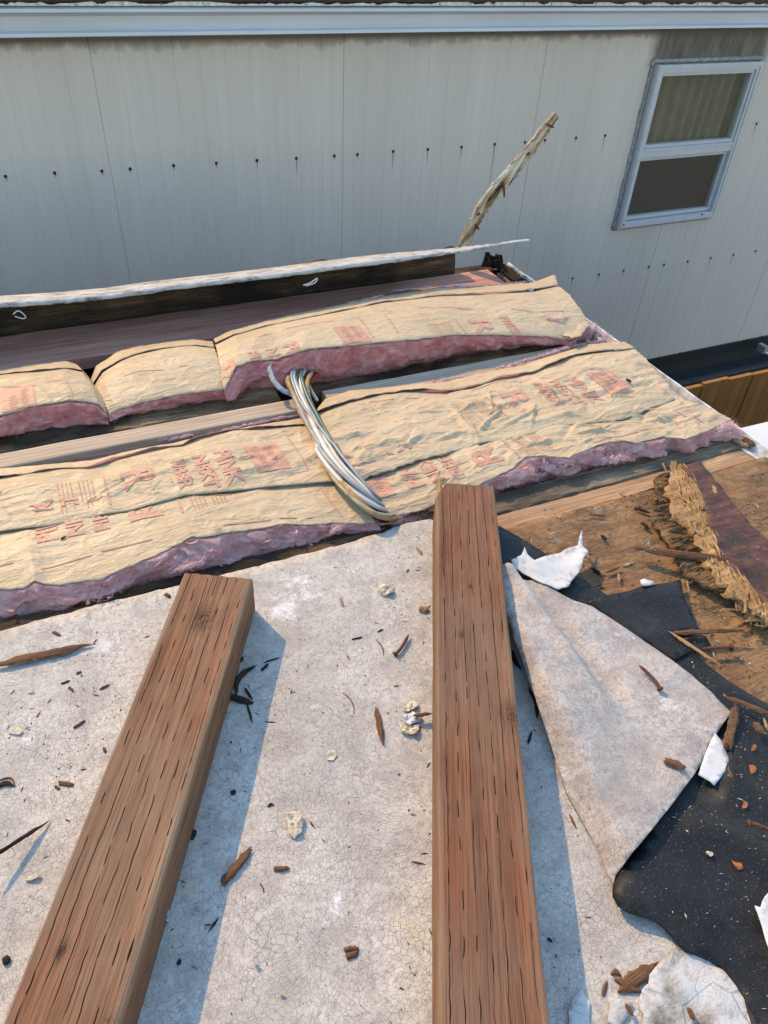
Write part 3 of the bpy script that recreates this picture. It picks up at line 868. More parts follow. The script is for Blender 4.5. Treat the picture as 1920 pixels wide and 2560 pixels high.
class Sheet:
    """paper facing between a far edge and a near edge, puffed and creased"""
    def __init__(s, far, near, bulge, amp, seed, crumple=0.0, cfun=None):
        s.far, s.near, s.bulge, s.amp, s.seed, s.crumple, s.cfun = far, near, bulge, amp, seed, crumple, cfun
        s.n = len(far)
        rn = random.Random(int(seed * 17 + 3))
        xs_ = [p.x for p in far + near]; ys_ = [p.y for p in far + near]
        s.cr = []
        area = (max(xs_) - min(xs_)) * (max(ys_) - min(ys_))
        for _ in range(int(area * 330 * (crumple / 0.012))):
            a = rn.gauss(0, .32) if rn.random() < .72 else rn.uniform(-1.5, 1.5)
            s.cr.append((rn.uniform(min(xs_), max(xs_)), rn.uniform(min(ys_), max(ys_)), math.cos(a), math.sin(a), rn.uniform(.02, .10), rn.uniform(.004, .022), rn.uniform(.15, .5) * rn.choice((1, 1, -.6)), rn.uniform(.25, 1)))
    def base(s, u, t):
        f = max(0, min(0.99999, u)) * (s.n - 1)
        i = int(f); k = f - i
        a = s.far[i].lerp(s.far[i + 1], k)
        b_ = s.near[i].lerp(s.near[i + 1], k)
        return a.lerp(b_, t)
    def p(s, u, t):
        P = s.base(u, t)
        x, y = P.x, P.y
        e = min(1.0, 5 * t) * min(1.0, 5 * (1 - t)) * 0.7 + 0.3
        z = s.bulge * (4 * t * (1 - t)) ** 0.7
        z += s.amp * (fbm(x * 5, y * 9, s.seed, 3) * 0.8 + 0.55 * (ridge(x * 9 + 2 * y, y * 24, s.seed + 4) - 0.4)) * e
        c = s.crumple * (s.cfun(u, t) if s.cfun else 1.0)
        if c:
            wy_ = y + 0.006 * nz(x * 14, y * 14, 8)
            for (cx_, cy_, ca, sa, hl, hw_, hh_, asy) in s.cr:
                dx, dy = x - cx_, wy_ - cy_
                al = dx * ca + dy * sa
                if -hl < al < hl:
                    ac = dy * ca - dx * sa
                    if ac < 0: ac = -ac / asy
                    if ac < hw_:
                        z += c * hh_ * (1 - ac / hw_) * (1 - (al / hl) ** 2) * e
        return Vector((x, y, P.z + z))
    def mesh(s, name, mat, parent, nu, nt, solid=0.0012, ragged=0.0):
        mb = MB()
        rows = []
        for j in range(nt + 1):
            r = []
            for i in range(nu + 1):
                q = s.p(i / nu, j / nt)
                if ragged:
                    if j == nt: q = q + Vector((0, ragged * fbm(q.x * 45, 3.3, s.seed, 4), 0))
                    if i == nu: q = q + Vector((ragged * 1.6 * fbm(q.y * 45, 7.7, s.seed, 4), 0, 0))
                r.append(q)
            rows.append(r)
        mb.grid(rows)
        mb.f = [tuple(reversed(f)) for f in mb.f]
        return kid(mb.build(name, mat, None, True, solid), parent)
    def find(s, x, y):
        u, t = 0.5, 0.5
        for _ in range(14):
            P = s.base(u, t)
            du = s.base(min(u + .01, 1), t) - P
            dt = s.base(u, min(t + .01, 1)) - P
            du = du / .01 if u + .01 <= 1 else (P - s.base(u - .01, t)) / .01
            dt = dt / .01 if t + .01 <= 1 else (P - s.base(u, t - .01)) / .01
            ex, ey = x - P.x, y - P.y
            det = du.x * dt.y - du.y * dt.x
            if abs(det) < 1e-9: break
            u += max(-.3, min(.3, (ex * dt.y - ey * dt.x) / det))
            t += max(-.3, min(.3, (du.x * ey - du.y * ex) / det))
        return u, t
    def drape(s, x, y, lift=0.0016):
        u, t = s.find(x, y)
        if not (-0.005 <= u <= 1.005 and 0.0 <= t <= 0.995): return None
        u = max(0, min(1, u))
        q = s.p(u, t)
        return Vector((q.x, q.y, q.z + lift))

def flat_text(txt, size, xs_=0.72, off=0.02):
    cu = bpy.data.curves.new('t', 'FONT')
    cu.body = txt
    cu.size = size
    cu.offset = off * size
    cu.align_x = 'LEFT'
    cu.resolution_u = 3
    ob = bpy.data.objects.new('t', cu)
    COL.objects.link(ob)
    dg = bpy.context.evaluated_depsgraph_get()
    me = bpy.data.meshes.new_from_object(ob.evaluated_get(dg))
    bm = bmesh.new()
    bm.from_mesh(me)
    bpy.data.objects.remove(ob)
    bpy.data.curves.remove(cu)
    bpy.data.meshes.remove(me)
    for v in bm.verts: v.co.x *= xs_
    return bm
def cut_fine(bm, mx):
    bmesh.ops.triangulate(bm, faces=bm.faces[:])
    for _ in range(5):
        es = [e for e in bm.edges if e.calc_length() > mx]
        if not es: break
        bmesh.ops.subdivide_edges(bm, edges=es, cuts=1)
        bmesh.ops.triangulate(bm, faces=bm.faces[:])
def rect_bm(x0, x1, y0, y1):
    bm = bmesh.new()
    bm.faces.new([bm.verts.new(p) for p in ((x0, y0, 0), (x1, y0, 0), (x1, y1, 0), (x0, y1, 0))])
    return bm
def put_print(bm, sheets, org, flip, mb, lift=0.0016, m=0, mx=0.007):
    """drape flat print (local x = reading direction, local y = letter up) on the paper. flip=+1: read away from the viewer, -1: towards"""
    cut_fine(bm, mx)
    base = len(mb.v)
    ok = {}
    for v in bm.verts:
        if flip > 0: X, Y = org[0] - v.co.y, org[1] + v.co.x
        else: X, Y = org[0] + v.co.y, org[1] - v.co.x
        q = None
        for s in sheets:
            q = s.drape(X, Y, lift)
            if q: break
        if q:
            ok[v.index] = len(mb.v)
            mb.v.append(q)
    for f in bm.faces:
        ids = [v.index for v in f.verts]
        if all(i in ok for i in ids):
            tr = tuple(ok[i] for i in ids)
            a, b_, c = (mb.v[i] for i in tr[:3])
            if (b_ - a).cross(c - a).z < 0: tr = tuple(reversed(tr))
            mb.f.append(tr); mb.mi.append(m)
    bm.free()
def word(sheets, parent, bms, org, flip, name='lettering'):
    mb = MB()
    for bm, lift, m in bms: put_print(bm, sheets, org, flip, mb, lift, m)
    if mb.f: return kid(mb.build(name, [M['print'], M['print_pale']], None, True), parent)
def print_set(sheets, x0, y0, flip, parent, what=('logo', 'PINK', 'NEXT', 'FIBER', 'R', 'bar', 'small'), h=0.13):
    """one repeat of the facing's red print. x0 = where the logo block starts, y0 = where lines start reading"""
    d = 1 if flip > 0 else -1
    if 'logo' in what:
        mb = MB()
        put_print(rect_bm(0, h, -0.085, 0), sheets, (x0, y0), flip, mb)
        for wd, o_ in (('OWENS', 0.038), ('CORNING', 0.068)):
            put_print(flat_text(wd, 0.026, 0.9, 0.0), sheets, (x0 + d * o_, y0 + d * 0.006), flip, mb, 0.0028, 1)
        if mb.f: kid(mb.build('logo_block', [M['print'], M['print_pale']], None, True), parent)
    xo = 0.125
    for wd, sz, stp in (('PINK', 0.060, 0.062), ('NEXT', 0.050, 0.058), ('FIBER', 0.045, 0.078)):
        if wd in what:
            word(sheets, parent, [(flat_text(wd, sz, 1.15, 0.035), .0016, 0)], (x0 + d * (xo + sz * 0.7), y0), flip)
        xo += stp
    if 'R' in what:
        word(sheets, parent, [(flat_text('R', 0.105, 1.35, 0.02), .0016, 0)], (x0 + d * (xo + 0.074), y0), flip)
    xo += 0.115
    if 'bar' in what:
        word(sheets, parent, [(rect_bm(0, h, -0.004, 0), .0016, 0)], (x0 + d * xo, y0), flip, 'printed_bar')
    xo += 0.03
    if 'small' in what:
        rn = random.Random(int(abs(x0) * 999))
        mb = MB()
        for q in range(9):
            if q == 4: continue
            pos = 0.0
            while pos < h * (0.9 if q % 3 else 0.7):
                l = rn.uniform(.003, .009)
                put_print(rect_bm(pos, pos + l, -0.003 + rn.uniform(0, .001), 0), sheets, (x0 + d * (xo + q * 0.0095), y0), flip, mb, .0014, 1)
                pos += l + rn.uniform(.002, .004)
        if mb.f: kid(mb.build('small_print', [M['print'], M['print_small']], None, True), parent)['kind'] = 'stuff'
def dashes(sheets, pts, parent, wdt=0.003):
    """red guide line printed along the batt"""
    for a, c in pts:
        mb = MB()
        n = max(2, int((c - a).length / 0.006))
        nrm = Vector((-(c - a).y, (c - a).x)).normalized() * wdt / 2
        L, R_ = [], []
        for i in range(n + 1):
            q = a.lerp(c, i / n)
            for lst, sg in ((L, 1), (R_, -1)):
                w_ = None
                for s in sheets:
                    w_ = s.drape(q.x + nrm.x * sg, q.y + nrm.y * sg)
                    if w_: break
                lst.append(w_)
        for i in range(n):
            if L[i] and L[i + 1] and R_[i] and R_[i + 1]:
                mb.quad(R_[i], R_[i + 1], L[i + 1], L[i])
        if mb.f: kid(mb.build('guide_line', M['print'], None, True), parent)

def flange(name, top, bot, parent, lift=0.006, seed=0, nt=5, wav=0.004, mat=None):
    """stapling flap of the facing, its lower lip standing proud"""
    n = len(top)
    mb = MB()
    rows = []
    for j in range(nt + 1):
        t_ = j / nt
        r = []
        for i in range(n):
            q = top[i].lerp(bot[i], t_)
            z = 0.003 + lift * t_ ** 1.6 + wav * t_ * max(-.5, fbm(q.x * 9, 1.7, seed, 3)) + 0.0012 * fbm(q.x * 30, q.y * 30, seed)
            yo = 0.003 * fbm(q.x * 22, j * .2, seed + 3, 3) * (t_ + .3)
            r.append(Vector((q.x, q.y + yo, q.z + z)))
        rows.append(r)
    mb.grid(rows)
    mb.f = [tuple(reversed(f)) for f in mb.f]
    return kid(mb.build(name, mat or M['kraft'], None, True, 0.0010), parent)

def fill_face(top, bot, parent, depth=0.02, seed=0, nt=22, loose=0.5, nu=None):
    """pink wool between the paper edge and the timber, bulging towards the viewer, with stray fibres"""
    nu = nu or max(40, int((top[-1] - top[0]).length / 0.006))
    top = resample(top, nu + 1); bot = resample(bot, nu + 1)
    mb = MB()
    rows = []
    for j in range(nt + 1):
        t_ = j / nt
        r = []
        for i in range(nu + 1):
            q = top[i].lerp(bot[i], t_)
            x = q.x
            lump = fbm(x * 13, t_ * 1.6, seed, 4) * (0.6 + loose) + loose * (0.8 - 1.5 * vor(x * 17, t_ * 2.2, seed))
            fold_ = ridge(x * 9 + t_ * .6, t_ * 2.6 + x * 2, seed + 2)
            out = depth * (math.sin(math.pi * min(1, t_ * 1.05)) * (1.0 + 1.1 * lump) + 0.5 * lump) + loose * .016 * max(0, fold_ - .35) * min(1, 3 * t_)
            fine = 0.0045 * fbm(x * 60, t_ * 14, seed + 5, 3)
            r.append(Vector((x, q.y - out - fine - 0.004 * (t_ == 0) * -4, q.z + 0.4 * fine - 0.004 * (t_ == 0))))
        rows.append(r)
    # carry the wool in under the paper
    rows.insert(0, [p + Vector((0, 0.05, -0.014)) for p in rows[0]])
    mb.grid(rows)
    o = kid(mb.build('fill', M['pink_torn' if loose > .5 else 'pink'], None, True), parent)
    # fibres
    rn = random.Random(seed * 7 + 1)
    fb = MB()
    flk = int((top[-1] - top[0]).length * 70 * max(0, loose - .3))
    for _ in range(flk):
        i = rn.randrange(nu); j = rn.randrange(3, nt + 1)
        q = rows[j][i] + Vector((0, .002, 0))
        L = rn.uniform(.010, .034); wd_ = rn.uniform(.002, .006)
        d0 = Vector((rn.gauss(0, 1), -.25 + rn.gauss(0, .2), rn.gauss(0, .55))).normalized()
        up_ = Vector((rn.gauss(0, .3), -.5, rn.gauss(.2, .5))).normalized()
        sd = d0.cross(up_).normalized()
        n6 = 6
        ra, rb2 = [], []
        for k6 in range(n6 + 1):
            t6 = k6 / n6
            c6 = q + d0 * (L * t6) + up_ * (.006 * math.sin(math.pi * t6) - .003 * t6) + sd * (.004 * nz(t6 * 3, i * .7, j))
            w6 = wd_ * math.sin(math.pi * min(1, .12 + t6 * .86)) * (1 + .5 * nz(t6 * 6, j, i * .3))
            ra.append(c6 - sd * w6 + up_ * -.001); rb2.append(c6 + sd * w6 - up_ * .002)
        fb.grid([ra, [a.lerp(b_, .5) + up_ * wd_ * .5 for a, b_ in zip(ra, rb2)], rb2], rn.choice((0, 1, 1)))
    cnt = int((top[-1] - top[0]).length * 2600)
    for _ in range(cnt):
        i = rn.randrange(nu); j = rn.randrange(2, nt + 1)
        q = rows[j][i]
        ln = rn.uniform(.005, .016) * (1 + .5 * loose)
        dr = Vector((rn.gauss(0, 1), rn.gauss(-.35, .4), rn.gauss(.1, .5))).normalized()
        sd = Vector((rn.gauss(0, 1), rn.gauss(0, 1), rn.gauss(0, 1))).normalized() * .00028
        a, c = q + Vector((0, .003, 0)), q + dr * ln
        m_ = a.lerp(c, .5) + Vector((rn.gauss(0, .004), -.003, rn.gauss(.002, .003)))
        k = len(fb.v)
        fb.v += [a - sd, a + sd, m_ + sd * .8, m_ - sd * .8, c]
        fb.f += [(k, k + 1, k + 2, k + 3), (k + 3, k + 2, k + 4)]; fb.mi += [0, 0]
    f_ = kid(fb.build('stray_fibres', [M['pink_pale'], M['pink_torn']], None, True), parent)
    f_['kind'] = 'stuff'
    return o
def fluff(pts, parent, rad=0.012, seed=0, name='tuft', dens=900):
    """pale fringe of wool along a line"""
    rn = random.Random(seed)
    fb = MB()
    tot = sum((b_ - a).length for a, b_ in zip(pts, pts[1:]))
    rs = resample(pts, max(6, int(tot / .008)))
    rr = []
    for i, q in enumerate(rs):
        k = max(0.2, 0.65 + 0.7 * fbm(q.x * 30, q.y * 30, seed, 3)) * (0.35 + 0.65 * math.sin(math.pi * (i + .5) / len(rs)))
        rr.append(k)
    fb.tube([q + Vector((0, 0, rad * .1)) for q in rs], lambda u: .55 * rad * rr[min(len(rs) - 1, int(u * (len(rs) - 1) + .5))], 9)
    for v in fb.v:
        d = 0.6 * rad * fbm(v.x * 110, v.y * 110, seed + v.z * 90, 4)
        v += Vector((d, d * .5, d))
    for _ in range(int(tot * dens * 3) + 40):
        i = rn.randrange(len(rs))
        q = rs[i] + Vector((rn.gauss(0, rad * .4), rn.gauss(0, rad * .4), rn.uniform(0, rad * .8)))
        dr = Vector((rn.gauss(0, 1), rn.gauss(0, 1), rn.gauss(.25, .6))).normalized()
        ln = rn.uniform(.5, 1.7) * rad * rr[i]
        sd = Vector((rn.gauss(0, 1), rn.gauss(0, 1), rn.gauss(0, 1))).normalized() * .0005
        a, c = q, q + dr * ln
        k = len(fb.v)
        fb.v += [a - sd, a + sd, c]
        fb.f.append((k, k + 1, k + 2)); fb.mi.append(0)
    return kid(fb.build(name, M['pink_pale'], None, True), parent)

def body(parent, x0, x1, y0, y1, z0, z1, seed):
    """bulk of the wool under the paper"""
    mb = MB()
    mb.box(x0, x1, y0, y1, z0, z1)
    return kid(mb.build('wool_core', M['pink'], None), parent)

GB = 'kraft faced insulation batts'
# ---- near bay, left batt
N_ = 260
bt = empty('insulation_batt', 'long kraft faced batt between membrane and new rafter, left of the cables', 'insulation batt', (-0.2, 1.5, -0.15), GB)
bnlx = at(*C5(1640, 190), .02)
topf = edge(C3, [(-330, 1045, .006), (0, 992, .006), (220, 972, .006), (390, 957, .008), (460, 940, .010), (600, 905, .008), (750, 880, .006), (900, 845, .004), (1050, 815, .004), (1200, 790, .006), (1335, 768, .010)], N_)
topl = edge(C3, [(-330, 1080, .014), (0, 1030, .014), (250, 992, .014), (380, 987, .016), (480, 955, .016), (650, 910, .014), (790, 888, .012), (860, 858, .014), (1000, 825, .012), (1345, 800, .014)], N_)
foldu = edge(C5, [(-330, 290, .034), (0, 222, .034), (230, 195, .036), (420, 155, .036), (560, 130, .036), (690, 95, .036), (800, 66, .036), (1000, 50, .034), (1200, 25, .030), (1490, 5, .026)], N_)
foldl = [q + Vector((0, 0.05, -0.012)) for q in foldu]
nearl = edge(C5, [(-330, 560, .030), (0, 472, .030), (100, 467, .030), (150, 437, .042), (205, 452, .032), (250, 457, .030), (350, 442, .030), (440, 430, .032), (560, 372, .034), (650, 337, .034), (700, 312, .034), (780, 272, .036), (830, 250, .038), (900, 247, .034), (1000, 226, .032), (1100, 216, .028), (1230, 190, .028), (1300, 196, .022), (1420, 190, .018), (1625, 188, .010)], N_)
tint = [q + Vector((0, .012, -.006)) for q in topl]
s1 = Sheet(tint, foldu, 0.014, 0.009, 1.0, 0.012, lambda u, t: 0.35 + 0.65 * smooth(.2, .6, t))
s2 = Sheet(foldl, nearl, 0.006, 0.006, 2.0, 0.007, lambda u, t: 0.35 + 0.5 * smooth(.5, 1, t))
s1.mesh('facing', M['kraft'], bt, 330, 60, 0.001)
s2.mesh('facing', M['kraft'], bt, 330, 50, 0.001, 0.004)
flange('stapling_flap', topf, topl, bt, 0.004, 3, 5, 0.006)
lb = edge(C5, [(-330, 705, -.035), (0, 622, -.035), (240, 558, -.035), (480, 505, -.035), (800, 424, -.035), (1100, 352, -.035), (1400, 258, -.03), (1640, 196, -.02)], 80)
fill_face(nearl, lb, bt, 0.010, 4, 22, 0.9)
body(bt, -2.4, bnlx.x - 0.12, 1.30, 1.76, -0.15, -0.01, 1)
P_ = lambda f, x, y, z=.03: at(*f(x, y), z)
pt = P_(C3, 1250, 975)
print_set([s1, s2], pt.x, pt.y + 0.115, -1, bt)
pt = P_(C5, -60, 330)
print_set([s2, s1], pt.x - .02, pt.y - .01, 1, bt, ('PINK', 'NEXT', 'FIBER', 'R', 'bar', 'small'))
V2 = lambda p: Vector((p.x, p.y))
dashes([s1, s2], [(V2(P_(C3, 1240, 840)), V2(P_(C3, 1330, 990))), (V2(P_(C5, 1375, 15)), V2(P_(C5, 1478, 148)))], bt)
dashes([s1, s2], [(V2(P_(C5, x0, y0)), V2(P_(C5, x1, y1))) for x0, y0, x1, y1 in ((-20, 385, 60, 362), (180, 395, 400, 335), (440, 318, 660, 265), (965, 203, 1170, 172), (1205, 165, 1280, 157), (1320, 157, 1350, 153), (920, 68, 1000, 62), (130, 130, 200, 122))], bt, .004)
fluff([P_(C3, 660, 868, .0), P_(C3, 760, 860, .002), P_(C3, 860, 838, .002)], bt, .009, 2)
fluff([P_(C3, 900, 840, .0), P_(C3, 1010, 815, .004), P_(C3, 1150, 785, .002), P_(C3, 1300, 757, .0)], bt, .009, 3)
# hanging white tuft over the dark timber, and lumps
fluff([P_(C5, 480, 430, .01), P_(C5, 455, 455, .012), P_(C5, 440, 490, .006), P_(C5, 430, 515, .0)], bt, .014, 5, dens=2200)
fluff([P_(C5, 720, 400, -.01), P_(C5, 780, 385, .01), P_(C5, 860, 365, .004), P_(C5, 890, 345, .004)], bt, .018, 6, dens=1500)
fluff([P_(C5, 735, 290, .025), P_(C5, 790, 300, .026), P_(C5, 835, 325, .016)], bt, .008, 7, dens=1500)
fluff([P_(C5, 1425, 238, .0), P_(C5, 1450, 215, .012), P_(C5, 1480, 205, .016)], bt, .012, 8, dens=1500)

# ---- near bay, right batt
bt = empty('insulation_batt', 'crumpled kraft faced batt between membrane and new rafter, right of the cables', 'insulation batt', (1.2, 1.5, -0.15), GB)
topf = edge(C4, [(-255, 690, .010), (-150, 655, .012), (0, 640, .012), (150, 625, .012), (270, 612, .012), (370, 590, .012), (480, 565, .014), (600, 545, .014), (700, 510, .016), (800, 480, .018), (880, 455, .018), (960, 447, .018), (1040, 442, .018)], N_)
topl = edge(C4, [(-300, 760, .014), (-240, 735, .016), (-140, 700, .018), (0, 664, .020), (150, 656, .022), (270, 662, .022), (380, 640, .022), (500, 600, .024), (640, 575, .026), (750, 530, .026), (830, 500, .026), (920, 488, .026), (1000, 480, .026), (1085, 470, .024)], N_)
foldu = edge(C4, [(-165, 1062, .028), (-50, 1020, .030), (106, 966, .032), (280, 919, .034), (345, 905, .034), (430, 880, .036), (600, 850, .038), (740, 806, .040), (880, 792, .040), (1000, 782, .040), (1080, 760, .036), (1140, 735, .032), (1260, 690, .022)], N_)
foldl = [q + Vector((0, 0.045, -0.014)) for q in foldu]
nearl = edge(C4, [(-40, 1222, .006), (70, 1185, .008), (160, 1170, .010), (300, 1110, .016), (430, 1050, .026), (500, 1015, .034), (560, 985, .036), (610, 936, .044), (690, 930, .046), (800, 942, .040), (850, 915, .044), (950, 880, .044), (1010, 868, .046), (1090, 876, .042), (1215, 850, .042), (1300, 860, .034), (1400, 828, .030), (1500, 775, .028)], N_)
tint = [q + Vector((0, .012, -.006)) for q in topl]
s1 = Sheet(tint, foldu, 0.016, 0.008, 5.0, 0.020, lambda u, t: 0.45 + 0.75 * smooth(.25, .8, t) * (0.4 + 0.6 * smooth(.1, .5, u)))
s2 = Sheet(foldl, nearl, 0.008, 0.008, 6.0, 0.018, lambda u, t: 0.4 + 0.9 * smooth(.25, .6, u) * (1 - .6 * t))
s1.mesh('facing', M['kraft'], bt, 320, 80, 0.001, 0.006)
s2.mesh('facing', M['kraft'], bt, 320, 70, 0.001, 0.004)
flange('stapling_flap', topf, topl, bt, 0.004, 9, 5, 0.007)
lb = edge(C4, [(75, 1200, -.02), (300, 1130, -.03), (480, 1085, -.035), (700, 1035, -.035), (900, 992, -.035), (1180, 932, -.035), (1350, 897, -.03), (1520, 870, -.02)], 80)
fill_face(nearl, lb, bt, 0.012, 14, 22, 1.0)
body(bt, at(*C4(-100, 800)).x + .12, ENDX - 0.08, 1.30, 1.76, -0.15, -0.01, 1)
pt = P_(C4, 985, 600)
print_set([s1, s2], pt.x, pt.y + .03, -1, bt)
pt = P_(C4, 55, 1075)
print_set([s2, s1], pt.x - .09, pt.y - .01, 1, bt)
dashes([s2, s1], [(V2(P_(C4, x0, y0)), V2(P_(C4, x1, y1))) for x0, y0, x1, y1 in ((70, 1180, 240, 1115), (895, 895, 1090, 848), (1100, 845, 1200, 815), (1255, 740, 1375, 795), (1250, 780, 1278, 820), (1395, 790, 1440, 770), (-60, 695, 40, 690), (90, 682, 150, 679), (380, 650, 500, 605), (500, 605, 640, 560), (700, 545, 770, 540), (560, 880, 600, 905))], bt, .0035)
fluff([P_(C4, 180, 622, .012), P_(C4, 280, 605, .014), P_(C4, 380, 585, .014)], bt, .010, 21)
fluff([P_(C4, 480, 555, .014), P_(C4, 560, 540, .014), P_(C4, 640, 515, .014), P_(C4, 720, 490, .016), P_(C4, 800, 465, .016), P_(C4, 870, 450, .016)], bt, .012, 22)
fluff([P_(C4, 870, 425, .02), P_(C4, 880, 440, .014), P_(C4, 900, 450, .012), P_(C4, 960, 425, .012)], bt, .012, 23)
fluff([P_(C4, 1430, 830, .02), P_(C4, 1490, 810, .022), P_(C4, 1525, 820, .016)], bt, .022, 24, dens=2400)
fluff([P_(C4, 620, 960, .02), P_(C4, 700, 990, .012), P_(C4, 790, 975, .018)], bt, .020, 25, dens=1600)
fluff([P_(C4, 880, 940, .012), P_(C4, 950, 960, .010), P_(C4, 1040, 945, .014)], bt, .020, 26, dens=1600)

# ---- far bay: three batts
def far_batt(label, loc, topf, topl, near, lb, bulge, seed, depth, crum, prints, lines, endcap=None, nu=200):
    bt = empty('insulation_batt', label, 'insulation batt', loc, GB)
    tint = [q + Vector((0, .01, -.006)) for q in topl]
    s = Sheet(tint, near, bulge, 0.005, seed, crum, lambda u, t: 0.4 + .6 * t)
    s.mesh('facing', M['kraft'], bt, nu, 60, 0.001, 0.003)
    flange('stapling_flap', topf, topl, bt, 0.003, seed + 3, 5, 0.005)
    fill_face(near, lb, bt, depth, seed + 8, 22, 0.25)
    for (x, y, fl, what) in prints: print_set([s], x, y, fl, bt, what)
    if lines: dashes([s], lines, bt, .0035)
    return bt, s
lines = lambda f, z, *q: [(V2(P_(f, a, b_, z)), V2(P_(f, c, d, z))) for a, b_, c, d in q]
pt = P_(R1, 300, 790, .075)
b1, sb1 = far_batt('leftmost puffed kraft batt in the far bay, at the photo edge', (-0.15, 2.05, -0.15),
    edge(R1, [(-500, 660, .02), (0, 580, .025), (200, 550, .028), (430, 530, .028), (500, 552, .024), (565, 618, .012)], 160),
    edge(R1, [(-500, 700, .035), (0, 616, .04), (250, 596, .045), (430, 578, .045), (540, 600, .04), (612, 690, .02)], 160),
    edge(R1, [(-500, 1000, .062), (0, 882, .066), (200, 822, .072), (440, 781, .076), (560, 788, .068), (640, 806, .058), (700, 872, .022)], 160),
    edge(R1, [(-500, 1170, -.02), (0, 1045, -.02), (200, 1012, -.02), (560, 950, -.02), (690, 915, -.01)], 80),
    0.020, 11.0, 0.022, 0.003,
    [(pt.x - 0.11, pt.y - .03, 1, ('logo', 'bar'))], lines(R1, .07, (430, 660, 480, 770), (0, 690, 240, 705), (310, 685, 410, 668)))
pt = P_(R1, 1230, 720, .05)
b2, sb2 = far_batt('short middle kraft batt in the far bay between two tucked folds', (0.35, 2.05, -0.15),
    edge(R1, [(588, 650, .012), (622, 565, .022), (750, 478, .028), (850, 440, .03), (1000, 415, .03), (1130, 396, .03), (1250, 390, .03), (1378, 402, .026)], 160),
    edge(R1, [(606, 690, .018), (660, 600, .032), (780, 525, .042), (880, 490, .044), (1050, 450, .044), (1180, 432, .044), (1270, 428, .044), (1392, 444, .036)], 160),
    edge(R1, [(708, 884, .018), (760, 842, .034), (880, 805, .040), (1000, 777, .044), (1200, 737, .046), (1400, 716, .046), (1468, 703, .044)], 160),
    edge(R1, [(690, 915, -.012), (740, 905, -.02), (1000, 862, -.02), (1250, 818, -.02), (1480, 780, -.02)], 80),
    0.022, 13.0, 0.012, 0.003,
    [(pt.x - .31, pt.y - .02, 1, ('small',))], lines(R1, .06, (800, 625, 900, 600), (900, 600, 1060, 592), (1160, 573, 1225, 565), (1420, 635, 1455, 695)))
C3_4 = lambda x, y: C3(x, y) if x < 1659 else C4(x - 1659, y)
pt = P_(C3, 1480, 420, .09)
b3, sb3 = far_batt('longest kraft batt in the far bay with a torn right end', (1.1, 2.05, -0.15),
    edge(C3_4, [(922, 432, .03), (1000, 392, .035), (1150, 350, .04), (1300, 316, .04), (1659, 246, .045), (1900, 207, .05), (2040, 205, .05), (2300, 187, .05), (2395, 153, .06)], 240),
    edge(C3_4, [(932, 452, .04), (1010, 415, .05), (1170, 372, .056), (1320, 342, .056), (1659, 272, .06), (1900, 244, .06), (2060, 238, .06), (2300, 222, .06), (2410, 198, .06)], 240),
    edge(C3_4, [(968, 652, .042), (984, 622, .050), (1020, 548, .078), (1100, 522, .086), (1200, 514, .086), (1330, 470, .100), (1480, 459, .100), (1659, 441, .096), (1810, 430, .092), (1960, 410, .086), (2110, 411, .074), (2260, 413, .060), (2360, 418, .048), (2465, 430, .034), (2545, 375, .040)], 240),
    edge(C3_4, [(962, 690, -.02), (1200, 655, -.02), (1400, 618, -.02), (1659, 575, -.02), (1960, 507, -.02), (2260, 462, -.02), (2465, 438, -.01), (2540, 432, -.005)], 120),
    0.024, 17.0, 0.020, 0.0035,
    [(pt.x - .03, pt.y - .005, -1, ('PINK', 'NEXT', 'FIBER', 'R')), (P_(C4, 720, 380, .06).x + .12, P_(C4, 700, 370, .06).y + .07, -1, ('FIBER', 'R', 'bar', 'small'))],
    lines(C3, .09, (1545, 340, 1612, 440), (1240, 388, 1440, 356), (1120, 425, 1180, 408)) + lines(C4, .08, (0, 345, 60, 430), (150, 308, 390, 308), (545, 300, 640, 303), (680, 300, 780, 290)), nu=330)
# logo block sits at the paper edge of the long batt
mbp = MB()
pl = P_(C3, 1565, 400, .095)
put_print(rect_bm(0, .11, -.085, 0), [sb3], (pl.x, pl.y + .035), -1, mbp)
for wd, o_ in (('OWENS', .036), ('CORNING', .066)):
    put_print(flat_text(wd, .027, .78, 0), [sb3], (pl.x - o_, pl.y + .03), -1, mbp, .0028, 1)
kid(mbp.build('logo_block', [M['print'], M['print_pale']], None, True), b3)
fluff([P_(C3, 1500, 275, .045), P_(C3, 1659, 240, .05)], b3, .007, 31)
fluff([P_(C4, 40, 222, .05), P_(C4, 200, 203, .052), P_(C4, 300, 200, .052), P_(C4, 380, 202, .052), P_(C4, 480, 195, .052), P_(C4, 620, 182, .052)], b3, .008, 32)
fluff([P_(C4, 720, 425, .035), P_(C4, 750, 415, .035)], b3, .012, 33, dens=2500)
fluff([P_(C4, 850, 410, .02), P_(C4, 900, 395, .018), P_(C4, 960, 430, .008)], b3, .030, 34, dens=2600)
fluff([P_(C4, 700, 340, .066), P_(C4, 760, 345, .066), P_(C4, 805, 330, .06)], b3, .010, 35, dens=1500)
fluff([P_(C3, 1385, 475, .05), P_(C3, 1420, 500, .05), P_(C3, 1435, 515, .04)], b3, .010, 36, dens=2500)
fluff([P_(R1, 180, 855, .03), P_(R1, 215, 860, .03)], b1, .008, 37, dens=2500)
# torn paper curl at the right end
tz = lambda x, y: 0.048 + 0.012 * fbm(x * 12, y * 12, 4)
kid(polysheet('torn_flap', [P_(C4, x, y, .05) for x, y in ((640, 180), (700, 165), (740, 154), (755, 210), (790, 232), (800, 262), (770, 300), (805, 320), (790, 340), (830, 278), (850, 300), (862, 345), (888, 372), (850, 410), (812, 428), (760, 400), (700, 360), (660, 260))], tz, M['kraft'], None, .012, .001, .006, 6), b3)

